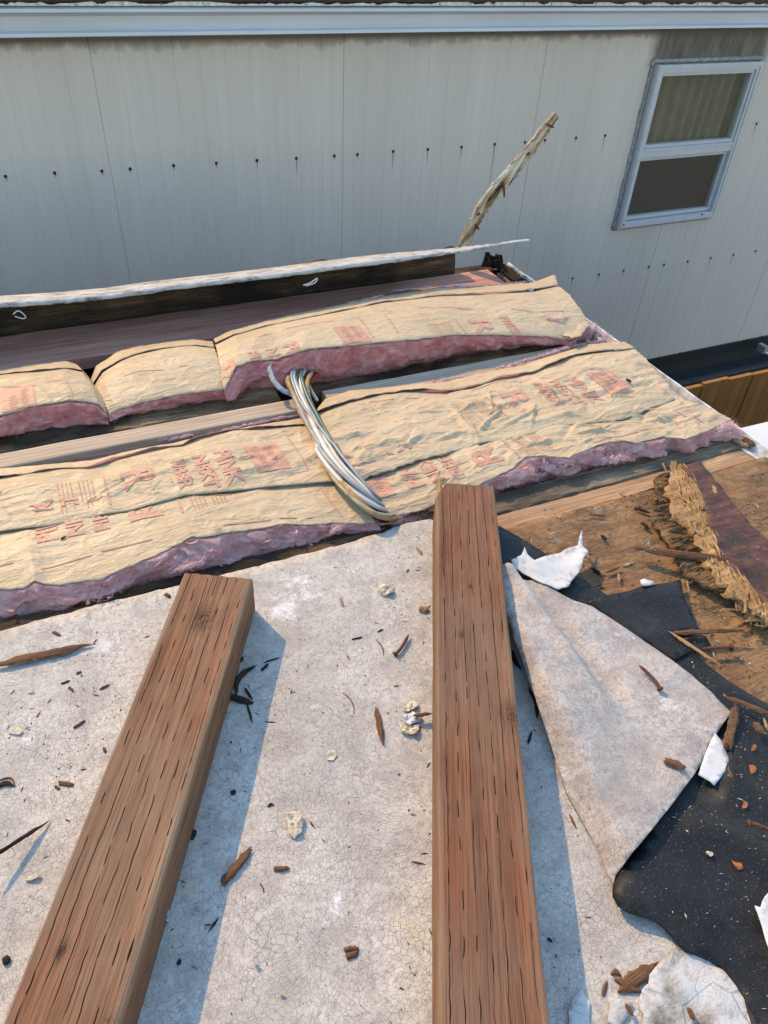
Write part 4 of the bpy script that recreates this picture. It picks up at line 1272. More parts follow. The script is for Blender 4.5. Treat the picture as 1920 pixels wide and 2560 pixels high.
# ================================================================== the lifted roof edge beyond
zs = lambda px, py, Y=2.37: atY(px * K, py * K, Y)
topE = [zs(*p) for p in ((-60, 661), (0, 656), (120, 648), (240, 637), (350, 621), (470, 607), (600, 592), (730, 575), (820, 563), (900, 553), (1000, 541), (1060, 531), (1110, 522), (1145, 518))]
topE = [Vector((-2.4, 2.37, topE[0].z + .005)), Vector((-1.0, 2.37, topE[0].z))] + topE
top_ = resample(topE, 420)
mb = MB()
rows = []
for i, p in enumerate(top_):
    f = i / 419
    tip = smooth(1.0, .84, f)
    hgt = (0.012 + 0.003 * fbm(p.x * 9, 1, 3)) * (0.25 + .75 * tip)
    rg = lambda s_, a=.0022: a * fbm(p.x * 55, s_, 4, 4)
    rows.append([Vector((p.x, p.y + 0.20 * (.12 + .88 * tip), p.z - .004 - .056 * tip)), Vector((p.x, p.y + 0.05, p.z - 0.020 + rg(1))), Vector((p.x, p.y + 0.02, p.z - 0.004 + rg(2, .0026))), Vector((p.x, p.y + rg(8), p.z + rg(3))),
                 Vector((p.x, p.y - 0.006, p.z - hgt * .5 + rg(5))), Vector((p.x, p.y - 0.003, p.z - hgt + rg(4))), Vector((p.x, p.y + .012, p.z - hgt - .004 + rg(6))), Vector((p.x, p.y + 0.19 * (.12 + .88 * tip), p.z - hgt - .004 - .066 * tip))])
mb.grid(rows, 0, True)
for k in range(len(mb.f)):
    if k % 8 in (5, 6): mb.mi[k] = 1
strip = tag(mb.build('roof_edge_strip', [M['flaking'], M['old_wood']], None, True), 'long pried up roof edge strip with flaking white top and rotten underside', 'edge strip')
# black decayed wool and wood packed under it
mb = MB()
rows = []
for j in range(15):
    t_ = j / 14
    r = []
    for i in range(200):
        x = -2.4 + (1.50 + 2.4) * i / 199
        zt2 = top_[int(i * 419 / 199 * .98)].z - 0.066  # packing top raised to block sun leaking onto the rim plank
        z = zt2 * (1 - t_) + -0.03 * t_
        y = 2.535 - 0.01 * t_ - 0.008 * fbm(x * 11, t_ * 3, 6, 4)
        r.append(Vector((x, y, z)))
    rows.append(r)
mb.grid(rows)
tag(mb.build('rotten_packing', M['old_wood'], None, True, -0.05), 'blackened rotten packing wedged under the lifted edge strip', 'rotten wood')
# decayed corner block at the right end
mb = MB()
cs = [ST(590, 1790), ST(780, 1830), ST(900, 1905), ST(1000, 1990), ST(1130, 2060)]
lo = [ST(560, 1880), ST(720, 1900), ST(830, 1980), ST(930, 2060), ST(1040, 2110)]
A = resample([at(*p, .03 - .006 * k) for k, p in enumerate(cs)], 50); B_ = resample([at(*p, -.005) for p in lo], 50)
rows = []
for j in range(9):
    t_ = j / 8
    rows.append([a.lerp(c, t_) + Vector((.004 * fbm(a.x * 40, j, 2), .004 * fbm(a.x * 40, j, 7), .006 * fbm(i * .5, j * .9, 3) + .008 * math.sin(math.pi * t_))) for i, (a, c) in enumerate(zip(A, B_))])
mb.grid(rows)
tag(mb.build('rotten_corner_block', M['dark_splinter'], None, True, -0.03), 'black decayed corner block at the far right corner of the roof', 'rotten wood')
mb = MB()
mb.tube(catmull([at(*ST(*p), .03 - .005 * k) for k, p in enumerate(((905, 1880), (960, 1920), (1030, 1980), (1110, 2050), (1140, 2080)))], 6), lambda u: .006 + .002 * nz(u * 9, 3), 6)
kid(mb.build('corner_trim', M['flaking'], None, True), trailer)
# plastic hooks on the strip underside
for pts, lab, w_ in (([(85, 222), (120, 200), (165, 235), (150, 250), (95, 235)], 'bent pale strap hanging under the lifted edge strip near the photo edge', .002), ):
    mb = MB(); mb.tube(catmull([atY(*R1(*p), 2.355) for p in pts], 5), w_, 6)
    tag(mb.build('strap', M['cable_white'], None, True), lab, 'strap')
mb = MB()
mb.tube(catmull([atY(*C3(*p), 2.355) for p in ((1310, 195), (1340, 185), (1370, 165), (1360, 185), (1320, 198))], 5), lambda u: .0025, 5)
tag(mb.build('paint_curl', M['scrap'], None, True), 'white paint curl peeling below the middle of the edge strip', 'paint curl')

# ---- broken stick sticking up
pp = [(330, 1705), (420, 1480), (520, 1285), (610, 1140), (740, 985), (850, 860), (960, 725), (1080, 590), (1180, 450), (1290, 300), (1400, 165)]
wd = [75, 85, 88, 95, 92, 88, 92, 82, 68, 58, 42]
cl = catmull([atY(*ST(x, y), 2.58) for x, y in pp], 10)
base = atY(*ST(330, 1705), 2.58)
ws = []
for i in range(len(cl)):
    f = i / 10
    k = min(int(f), len(wd) - 2)
    ws.append((wd[k] + (wd[k + 1] - wd[k]) * (f - k)) * 360 / 1625 / F * 2.75)
mb = MB()
rows = []
for i, p in enumerate(cl):
    t_ = (cl[min(i + 1, len(cl) - 1)] - cl[max(i - 1, 0)]).normalized()
    sd = Vector((t_.z, 0, -t_.x))
    h = ws[i] * .85
    r = []
    for j in range(12):
        a = 2 * math.pi * j / 12
        sq = lambda c: math.copysign(abs(c) ** .6, c)
        rag = 1 + 0.20 * fbm(i * .09, j * 1.1, 3, 3) + 0.05 * nz(i * 1.1, j * 1.9, 8)
        r.append(p + sd * (sq(math.cos(a)) * h * rag) + Vector((0, 1, 0)) * (sq(math.sin(a)) * 0.011 * rag))
    rows.append(r)
mb.grid(rows, 0, True)
mb.f.append(tuple(range(12))); mb.mi.append(0)
e = (len(cl) - 1) * 12
mb.f.append(tuple(e + j for j in range(12))[::-1]); mb.mi.append(0)
rn = random.Random(5)
for _ in range(90):       # peeling slivers
    i = rn.randrange(4, len(cl) - 2)
    sgn = rn.choice((1, 1, -1))
    t_ = (cl[i + 1] - cl[i]).normalized(); sd = Vector((t_.z, 0, -t_.x))
    a = cl[i] + sd * sgn * ws[i] * .8 + Vector((0, rn.uniform(-.012, .0), 0))
    c = a + t_ * rn.uniform(.006, .03) * rn.choice((1, -1)) + sd * sgn * rn.uniform(.003, .012) + Vector((0, rn.uniform(-.006, .004), 0))
    k = len(mb.v); o_ = Vector((0, .002, .002))
    mb.v += [a - o_, a + o_ + t_ * .006, c]; mb.f.append((k, k + 1, k + 2)); mb.mi.append(0)
stick = tag(mb.build('broken_stick', M['stick'], None, False), 'splintered peeling trim stick standing up from the far roof edge', 'stick')
def nail_mesh(pts, r=.0021, head=True, hr=.0048):
    mb = MB()
    pts = catmull(pts, 5)
    mb.tube(pts, lambda u: r * (1 if u < .85 else max(.15, (1 - u) / .15)), 7)
    if head:
        d = (pts[1] - pts[0]).normalized()
        mb.tube([pts[0] - d * .0016, pts[0] + d * .0006], hr, 9)
    return mb
for pts in (((1300, 275), (1340, 292), (1375, 312)), ((800, 925), (815, 1010), (815, 1105)), ((495, 1405), (512, 1430), (530, 1465)), ((1075, 615), (1095, 606), (1108, 600)), ((515, 1300), (530, 1288), (545, 1278))):
    ps = [atY(*ST(*q), 2.565) for q in pts]
    nail_mesh(ps, .0042, False).build('nail', M['rust'], stick, True)

# ================================================================== cables
cab = empty('cable_bundle', 'twisted bundle of white, red, green and grey cables crossing the batts', 'cables', tuple(at(700 * K, 950 * K, 0)))
ctr = [at(*D0(x, y), z) for x, y, z in ((662, 803, -.03), (655, 803, .03), (643, 822, .05), (652, 858, .046), (672, 900, .044), (692, 942, .052), (714, 985, .056), (742, 1024, .056), (776, 1062, .050), (806, 1092, .036), (828, 1110, .012), (842, 1122, -.03))]
ctr = catmull(ctr, 12)
wires = [('cable_white', .0062, 0.2, .009, 3), ('cable_brown', .0052, 2.3, .013, 4), ('cable_white', .0046, 4.2, .015, 5), ('cable_grey', .0040, 5.4, .016, 4), ('cable_green', .0038, 1.2, .015, 4.5), ('cable_red', .0038, 3.3, .018, 2.2), ('cable_brown', .0056, 5.9, .013, 1.2), ('cable_black', .0040, 3.0, .017, 3.4), ('cable_grey', .0034, 0.7, .018, 3.6), ('cable_white', .0044, 1.7, .006, 2.0), ('cable_brown', .0036, 4.9, .017, 2.6), ('cable_tan', .0040, 3.8, .019, 4.4)]
for q, (mt, r, ph, rad, tw) in enumerate(wires):
    pts = []
    n = len(ctr)
    for i, p in enumerate(ctr):
        t_ = (ctr[min(i + 1, n - 1)] - ctr[max(i - 1, 0)]).normalized()
        a = t_.cross(Vector((0, 0, 1))).normalized(); b_ = a.cross(t_)
        f = i / n
        spread = 1.15 if f > .5 else 0.85
        spread += 0.8 * math.exp(-((f - .12) / .1) ** 2)
        an = ph + tw * f * 0.8 + .5 * nz(f * 3, q * 2.7)
        pts.append(p + a * (math.cos(an) * rad * 1.5 * spread + .009 * nz(f * 5, q * 1.7)) + b_ * (math.sin(an) * rad * .7 + .005 * nz(f * 5, q + 30)))
    mb = MB(); mb.tube(pts, r * 1.3, 9)
    o = kid(mb.build('cable', M[mt], None, True), cab)
    if mt in ('cable_red', 'cable_green'): o['label'] = ('red' if mt == 'cable_red' else 'dark green') + ' wire'
# loops rising from the hole
for q, pl_ in enumerate((((700, 812, -.04), (690, 808, .0), (672, 806, .02), (664, 815, .03), (668, 835, .03), (685, 865, .02)), ((720, 815, -.05), (700, 806, -.02), (680, 800, .0), (655, 806, .03), (640, 818, .04), (646, 840, .04)))):
    mb = MB(); mb.tube(catmull([at(*D0(x, y), z) for x, y, z in pl_], 8), .005, 9)
    kid(mb.build('cable', M['cable_white'], None, True), cab)
# grey frayed tape curling off
tp = catmull([at(*R2(x, y), z) for x, y, z in ((428, 200, .075), (400, 245, .075), (408, 300, .07), (440, 360, .06), (490, 405, .05), (545, 430, .04), (580, 455, .035), (600, 520, .01))], 8)
mb = MB()
mb.grid([[p + Vector((.006 + .003 * nz(i * .7, 1), 0, .004)) for i, p in enumerate(tp)], [p - Vector((.006 + .004 * nz(i * .9, 5), .003, .004)) for i, p in enumerate(tp)]])
tag(mb.build('frayed_tape', M['frost'], None, True, .002), 'grey frayed tape curling up beside the cable hole', 'tape')

# ================================================================== the two timbers
DL = Vector((0.467, 0.8843, 0)).normalized()
DW = Vector((DL.y, -DL.x, 0))
BW, BH = 0.141, 0.089
def beam(name, label, far_right_px, back, seed, clip, knots, DL):
    """incised treated timber: local x along the grain towards the far end, y to the left, z up"""
    DL = DL.normalized()
    DW = Vector((DL.y, -DL.x, 0))
    fr = at(*far_right_px, BH)
    Lt = back
    nL = int(Lt / 0.0035)
    rows_top = [-0.058, -0.040, -0.021, -0.002, 0.017, 0.036, 0.055]
    # perimeter columns as (y, z, normal y, normal z, incision row id, weight)
    per = []
    ch = 0.006
    def col(y, z, ny, nz_, rid=None, wgt=0.0): per.append((y, z, ny, nz_, rid, wgt))
    hw = BW / 2
    # up the left side (y = +hw)
    for z in (0.0, 0.012): col(hw, z, 1, 0)
    for q, zc_ in enumerate((0.026, 0.045, 0.064)):
        for dz, wg in ((-.0018, 0), (-.0007, .7), (0, 1), (.0007, .7), (.0018, 0)): col(hw, zc_ + dz, 1, 0, 20 + q, wg)
    col(hw, BH - ch * 1.3, 1, 0); col(hw - ch * .3, BH - ch * .35, .7, .7); col(hw - ch, BH, 0, 1)
    for q, yc in reversed(list(enumerate(rows_top))):
        for dy, wg in ((.0105, 0), (.0055, 0), (.0009, 0), (.0003, .85), (0, 1), (-.0003, .85), (-.0009, 0), (-.0055, 0)): col(yc + dy, BH, 0, 1, q, wg)
    col(-hw + ch, BH, 0, 1); col(-hw + ch * .3, BH - ch * .35, -.7, .7); col(-hw, BH - ch * 1.3, -1, 0)
    for q, zc_ in enumerate((0.064, 0.045, 0.026)):
        for dz, wg in ((.0018, 0), (.0007, .7), (0, 1), (-.0007, .7), (-.0018, 0)): col(-hw, zc_ + dz, -1, 0, 30 + q, wg)
    for z in (0.012, 0.0): col(-hw, z, -1, 0)
    rn = random.Random(seed)
    phase = {r: rn.uniform(0, .08) + (0.037 if r % 2 else 0) for r in list(range(8)) + list(range(20, 24)) + list(range(30, 34))}
    def depth(rid, l):
        per_ = 0.078 + .012 * math.sin(rid * 2.3)
        k = math.floor((l + phase[rid]) / per_)
        u = (l + phase[rid]) - k * per_
        rr = random.Random(k * 131 + rid * 17 + seed)
        ln = rr.uniform(.018, .036)
        st = rr.uniform(.0, .02)
        d = 0.0
        if st < u < st + ln:
            v = (u - st) / ln
            d = 0.009 * math.sin(math.pi * v) ** .8 * rr.choice((.35, .8, 1, 1))
        crk = fbm(l * 7, rid * 3.7, seed, 3)
        d = max(d, 0.0024 * smooth(-.25, .3, crk))
        return d
    mb = MB()
    rows = []
    for i in range(nL + 1):
        l = -Lt + Lt * i / nL
        r = []
        for j, (y, z, ny, nzz, rid, wg) in enumerate(per):
            d = depth(rid, l) * wg if rid is not None and wg > 0 else 0.0
            wobble = 0.0016 * fbm(l * 3.2, (rid if rid is not None else j) * .45 + y * 20, seed + 2, 3) + 0.0018 * nz(l * 15, (rid or j) * 1.3, seed) + .0012 * nz(l * 60, (rid or j) * 2.3, seed)
            if abs(y) > hw - ch * 1.01: wobble *= .35
            grain = 0.0009 * fbm(l * 8, y * 240 + z * 240, seed, 3) + .0014 * nz(l * 2.3, y * 9 + z * 9, seed)
            yy = y + (wobble if abs(nzz) > .5 else 0) - ny * (d - grain)
            zz_ = z + (wobble * .6 if abs(ny) > .9 and z > .001 else 0) - nzz * (d - grain)
            lx = l
            for (kl, kw, kr) in knots:
                dd = math.hypot((l - kl) * .6, y - kw)
                if nzz > .5: zz_ -= .005 * math.exp(-(dd / kr) ** 2) * (0.4 + .6 * nz(l * 60, y * 60, 1))
            # ragged saw end, clipped corner
            if clip and i > nL - 40:
                lim = -clip[0] * smooth(hw - clip[1], hw, y)
                lx = min(lx, lim + .002 * nz(y * 60, z * 60))
            if i == nL: lx += .002 * nz(y * 70, z * 50, seed)
            r.append(Vector((lx, yy, zz_)))
        rows.append(r)
    mb.grid(rows)
    n = len(per)
    mb.f = [tuple(reversed(f)) for f in mb.f]
    e = nL * n
    mb.f.append(tuple(e + j for j in range(n))[::-1]); mb.mi.append(0)
    mb.f.append(tuple(range(n))); mb.mi.append(0)
    for i in range(0, nL, 40):
        i2 = min(nL, i + 40)
        mb.f.append((i * n, i2 * n, i2 * n + n - 1, i * n + n - 1)); mb.mi.append(0)
    o = mb.build(name, M['beam_' + str(seed)], None, False)
    # fr is the far right top corner: local (0, -hw, BH)
    org = fr - DW * hw * 1.0 - Vector((0, 0, BH))
    o.matrix_world = Matrix(((DL.x, -DW.x, 0, org.x), (DL.y, -DW.y, 0, org.y), (0, 0, 1, 0.003), (0, 0, 0, 1)))
    o['label'] = label
    o['category'] = 'timber'
    return o
kn1 = [(-0.115, -0.002, .020), (-0.80, -0.058, .016), (-0.70, .030, .008)]
kn2 = [(-0.64, -.060, .016), (-0.47, .02, .006), (-0.34, .0, .004)]
for sd_, kn, d_, m_, l_, stn in ((1, kn1, (0.112, 0.046, 0.021), (0.208, 0.088, 0.041), (0.285, 0.145, 0.074), (0.20, 0.120, 0.070)), (2, kn2, (0.093, 0.035, 0.016), (0.180, 0.069, 0.031), (0.248, 0.113, 0.055), (0.17, 0.105, 0.065))):
    M['beam_%d' % sd_] = wood('weathered_treated_timber_%d' % sd_, d_, m_, l_, 1.1, stn, 0.6, 0.8, 0.8, [(a, c, BH, r) for a, c, r in kn], 0.0, (0.235, 0.165, 0.105) if sd_ == 1 else (0.20, 0.125, 0.075))
beam('timber', 'brown incised timber with a large knot near its square cut far end', C5(1092, 432), 1.35, 1, None, kn1, Vector((0.4789, 0.8779, 0)))
beam('timber', 'redder incised timber with a clipped far corner, beside the folded membrane flap', C4(478, 1068), 1.45, 2, (0.055, 0.028), kn2, Vector((0.4530, 0.8915, 0)))

# ================================================================== folded membrane flap, black underlay and scraps
def seg_d(x, y, a, c):
    """signed distance to the line a-c (positive on the right hand side seen from above) and position along it"""
    u = Vector((c.x - a.x, c.y - a.y)); L = u.length; u = u / L
    d = Vector((x - a.x, y - a.y))
    return d.x * u.y - d.y * u.x, d.dot(u) / L
cr0, cr1 = at(*C8(992, 612)), at(*C8(735, 60))
rg0, rg1 = at(*C6(1160, 1200), .03), at(*C6(600, 470), .04)
lobe = at(*C8(1090, 640), .02)
def black_z(x, y):
    z = 0.009 + 0.003 * fbm(x * 6, y * 6, 3)
    d = math.hypot(x - lobe.x, y - lobe.y)
    z += 0.016 * math.exp(-(d / .055) ** 2)
    # rounded ridges on the right
    a, c = at(*C8(1350, 330), .02), at(*C8(1659, 470), .02)
    dd, t_ = seg_d(x, y, a, c)
    z += 0.016 * math.exp(-(dd / .022) ** 2) * smooth(-.4, .2, t_)
    a, c = at(*C8(1500, 220), .02), at(*C6(1540, 1090), .02)
    dd, t_ = seg_d(x, y, a, c)
    z += 0.022 * math.exp(-(dd / .018) ** 2) * smooth(-.4, .1, t_) * smooth(1.6, .9, t_)
    return max(.0045, z)
def flap_z(x, y):
    d, t_ = seg_d(x, y, cr0, cr1)
    z = 0.003 + 0.030 * smooth(-.004, .035, d) - 0.012 * smooth(.08, .24, d)
    z += 0.030 * smooth(.55, 1.5, t_) * smooth(.16, .02, d)
    d2, t2 = seg_d(x, y, rg0, rg1)
    z += 0.024 * smooth(.1, .7, t2) * math.exp(-((d2 + .012) / .020) ** 2)
    z -= 0.018 * smooth(.0, .5, t2) * math.exp(-((d2 - .025) / .022) ** 2)
    z += 0.007 * fbm(x * 9, y * 9, 5, 3)
    return max(z, black_z(x, y) + .004) if d > .02 else max(.004, z)
OUT = lambda f, q, zf: [ats(*f(x, y), zf) for x, y in q]
blk = OUT(C6, ((300, 150), (495, 196), (600, 255), (690, 312), (770, 365), (840, 415), (950, 488), (1080, 570), (1240, 662), (1320, 730), (1400, 800), (1480, 862), (1560, 912), (1700, 990)), black_z)
blk += [ats(*C8(1900, 400), black_z), ats(*C8(1900, 1500), black_z)]
blk += OUT(C8, ((1620, 1400), (1592, 1215), (1560, 1095), (1520, 1032), (1460, 962), (1400, 930), (1310, 897), (1262, 852), (1212, 792), (1170, 765), (1120, 747), (1060, 730), (1012, 700), (988, 655), (987, 625), (1000, 590), (1040, 520), (1110, 430), (1180, 330), (1140, 200), (1000, 60)), black_z)
blk += OUT(C6, ((760, 900), (640, 700), (560, 480), (420, 330)), black_z)
tag(polysheet('black_underlay', blk, black_z, M['rubber'], None, .022, .004, .0006, 21), 'dusty black rubber underside of the peeled membrane, lying between the white flap and the plywood', 'rubber sheet')
fl = OUT(C6, ((470, 345), (512, 365), (640, 432), (740, 478), (830, 524), (900, 545), (1000, 610), (1060, 650), (1150, 712), (1300, 820), (1420, 920), (1502, 1005), (1475, 1040), (1440, 1092), (1390, 1165)), flap_z)
fl += OUT(C8, ((1410, 15), (1340, 132), (1240, 268), (1130, 402), (1050, 500), (1000, 570), (988, 615), (960, 550), (930, 470), (850, 322), (790, 212), (748, 92), (722, 0)), flap_z)
fl += OUT(C6, ((738, 1200), (700, 1080), (662, 965), (620, 860), (590, 760), (560, 690), (520, 560), (470, 430)), flap_z)
tag(polysheet('membrane_flap', fl, flap_z, M['flap'], None, .010, .0035, .0008, 22, [M['flap'], M['rubber']]), 'large folded back flap of crazed grey white membrane beside the right timber', 'membrane flap')
zr = lambda x, y: black_z(x, y) + .006 + .004 * fbm(x * 8, y * 8, 9)
rb = OUT(C6, ((880, 525), (940, 500), (990, 490), (1050, 482), (1120, 457), (1200, 448), (1282, 430), (1298, 510), (1330, 580), (1362, 652), (1290, 655), (1240, 662), (1335, 735), (1250, 778), (1150, 705), (1060, 655), (990, 600)), zr)
tag(polysheet('rubber_offcut', rb, zr, M['rubber'], None, .016, .004, .001, 23), 'torn dark grey rubber offcut with pointed corners lying over the black underlay', 'rubber sheet')
zr2 = lambda x, y: .008 + .003 * fbm(x * 8, y * 8, 2)
rb = OUT(C6, ((1290, 672), (1390, 672), (1412, 712), (1350, 738), (1320, 720)), zr2)
tag(polysheet('rubber_offcut', rb, zr2, M['rubber'], None, .012, .004, .001, 24), 'small black rubber corner poking out under the reddish splinter', 'rubber sheet')
def scrap(name, f, pts, z0, amp, label, cat, mat='scrap', seed=0, ragged=.004, curl=0.0, solid=.0025, fr=14, step=.010):
    zf0 = lambda x, y: z0 + amp * fbm(x * fr, y * fr, seed, 3)
    o = OUT(f, pts, zf0)
    cx_ = sum(p.x for p in o) / len(o); cy_ = sum(p.y for p in o) / len(o)
    rr = max(math.hypot(p.x - cx_, p.y - cy_) for p in o)
    zf = lambda x, y: zf0(x, y) + curl * (math.hypot(x - cx_, y - cy_) / rr) ** 2
    return tag(polysheet(name, o, zf, M[mat], None, step, solid, ragged, seed, None, .006), label, cat)
scrap('membrane_scrap', C6, ((548, 352), (590, 328), (604, 294), (622, 325), (650, 348), (700, 328), (800, 298), (833, 290), (848, 232), (856, 292), (880, 315), (860, 345), (846, 390), (810, 436), (795, 462), (748, 478), (680, 450), (620, 420), (562, 384)), .030, .010, 'bright white torn membrane scrap with a spiky tip between timber and plywood', 'membrane scrap', 'scrap', 31, .0025, .012)
scrap('membrane_scrap', C6, ((1108, 436), (1122, 428), (1160, 440), (1165, 452), (1120, 458), (1112, 450)), .020, .004, 'tiny white scrap at the top edge of the torn rubber offcut', 'membrane scrap', 'scrap', 32, .001, .004)
scrap('membrane_scrap', C8, ((1395, 20), (1425, -40), (1468, 5), (1490, 70), (1480, 112), (1425, 182), (1408, 165), (1356, 135)), .020, .003, 'smooth white scrap half hidden under the pointed tip of the flap', 'membrane scrap', 'scrap', 33, .0012, .006)
scrap('membrane_scrap', C8, ((1602, 700), (1622, 705), (1640, 660), (1680, 620), (1760, 700), (1760, 960), (1660, 920), (1650, 860), (1632, 780)), .030, .008, 'white ragged membrane scrap on the black sheet at the photo edge', 'membrane scrap', 'scrap', 34, .003, .010)
scrap('coating_patch', C8, ((1275, 872), (1350, 905), (1420, 945), (1480, 985), (1540, 1050), (1575, 1112), (1592, 1215), (1600, 1420), (1180, 1420), (1080, 1240), (1105, 1180), (1108, 1095), (1150, 1012), (1172, 960), (1212, 918)), .0055, .005, 'large smooth white coating patch with bare streaks on the near corner of the membrane', 'coating patch', 'coat', 35, .007, .0, .003, 22, .007)
scrap('coating_patch', C8, ((972, 1095), (1040, 1100), (1075, 1130), (1060, 1180), (1010, 1230), (960, 1200), (975, 1150)), .004, .001, 'small pale coating patch between the thin splinters and the large white patch', 'coating patch', 'coat', 36, .004)
scrap('coating_patch', C8, ((800, 1150), (850, 1050), (882, 1110), (890, 1215), (880, 1300), (795, 1260), (798, 1190)), .004, .001, 'pale coating patch crossing the shadow edge of the right timber', 'coating patch', 'coat', 37, .003)

# ================================================================== torn plywood chunk
chunk = empty('broken_plywood', 'torn plywood chunk with red brown top and golden frayed left edge on the deck', 'plywood chunk', tuple(at(*C6(1480, 200))))
bz = lambda x, y: .042 + .005 * fbm(x * 14, y * 14, 2) + .002 * ridge(x * 20, y * 60, 4)
o = OUT(C6, ((1285, -55), (1367, -83), (1405, -35), (1465, 41), (1520, 112), (1585, 191), (1700, 300), (1760, 400), (1760, 600), (1720, 590), (1600, 502), (1540, 442), (1480, 382), (1430, 282), (1400, 162), (1380, 62), (1338, 0)), bz)
kid(polysheet('board', o, bz, M['red_board'], None, .012, .02, .003, 41), chunk)
d_a, d_b = at(*C6(1290, -45), .03), at(*C6(1640, 540), .03)
def bandz(x, y):
    dd, t_ = seg_d(x, y, d_b, d_a)
    return .036 + .002 * fbm(x * 20, y * 20, 6) + .006 * ridge((x - y * .3) * 26, (y + x * .9) * 110, 2)
o = OUT(C6, ((1238, -32), (1292, -47), (1342, 0), (1384, 62), (1404, 162), (1434, 282), (1484, 382), (1544, 442), (1604, 502), (1720, 590), (1700, 640), (1590, 562), (1520, 502), (1470, 442), (1430, 400), (1370, 300), (1320, 205), (1256, 150), (1226, 60)), bandz)
kid(polysheet('torn_ply', o, bandz, M['fray'], None, .005, .028, .006, 42), chunk)
lowz = lambda x, y: .018 + .003 * fbm(x * 12, y * 40, 6) + .006 * ridge(x * 9, y * 140, 4)
o = OUT(C6, ((1172, -12), (1240, -32), (1230, 60), (1260, 150), (1330, 205), (1380, 305), (1440, 405), (1475, 445), (1525, 505), (1595, 565), (1480, 492), (1380, 452), (1310, 402), (1270, 340), (1258, 290), (1200, 232), (1162, 172), (1153, 122), (1200, 110), (1182, 60)), lowz)
kid(polysheet('torn_ply', o, lowz, M['fray_dark'], None, .0045, .012, .009, 43), chunk)
rn = random.Random(9)
def strands(segs, count, ln, z0, dirf, mat, wid=.0016, spread=.02, inset=.75):
    mb = MB()
    for _ in range(count):
        k = rn.randrange(len(segs) - 1)
        q = segs[k].lerp(segs[k + 1], rn.random())
        d = dirf(rn)
        L = rn.uniform(*ln)
        s0 = q + Vector((rn.gauss(0, spread), rn.gauss(0, spread * .6), 0)); s0 = s0 - d * (L * inset); s0.z = z0 + rn.uniform(-.003, .005)
        up = rn.uniform(-.15, .12)
        e = s0 + d * L + Vector((0, 0, up * L))
        sd = Vector((-d.y, d.x, 0)) * wid * rn.uniform(.5, 1.5)
        m_ = s0.lerp(e, .55) + Vector((rn.gauss(0, .002), rn.gauss(0, .002), rn.uniform(0, .003)))
        th = Vector((0, 0, wid * .9))
        i = len(mb.v)
        mb.v += [s0 - sd, s0 + sd, s0 + th, m_ - sd * .8, m_ + sd * .8, m_ + th, e]
        mb.f += [(i, i + 3, i + 5, i + 2), (i + 1, i + 2, i + 5, i + 4), (i, i + 1, i + 4, i + 3), (i + 3, i + 6, i + 5), (i + 4, i + 5, i + 6), (i + 3, i + 4, i + 6)]
        mb.mi += [0] * 6
    o = kid(mb.build('torn_fibres', M[mat]), chunk)
    o['kind'] = 'stuff'
diag = (d_b - d_a); diag.z = 0; diag.normalize()
band_line = [at(*C6(x, y), .028) for x, y in ((1262, -40), (1300, 40), (1330, 120), (1370, 240), (1430, 350), (1500, 440), (1580, 520), (1650, 570))]
strands(band_line, 300, (.025, .070), .037, lambda r: (diag * r.choice((1, 1, -1)) + Vector((r.gauss(0, .16), r.gauss(0, .16), 0))).normalized(), 'fray', .0036, .011)
low_line = [at(*C6(x, y), .014) for x, y in ((1200, 0), (1195, 70), (1190, 140), (1230, 220), (1285, 300), (1320, 385), (1400, 440), (1500, 490))]
strands(low_line, 190, (.018, .040), .019, lambda r: Vector((-1 + r.gauss(0, .1), .10 + r.gauss(0, .18), 0)).normalized(), 'fray_dark', .0042, .013)
strands([at(*C6(x, y), .02) for x, y in ((1560, 540), (1620, 590), (1680, 640))], 70, (.02, .06), .02, lambda r: Vector((r.gauss(-.2, .8), r.gauss(-.6, .4), 0)).normalized(), 'fray', .0022, .014)
strands(low_line, 110, (.014, .034), .014, lambda r: Vector((-1 + r.gauss(0, .1), r.gauss(0, .2), 0)).normalized(), 'splinter', .0040, .015)

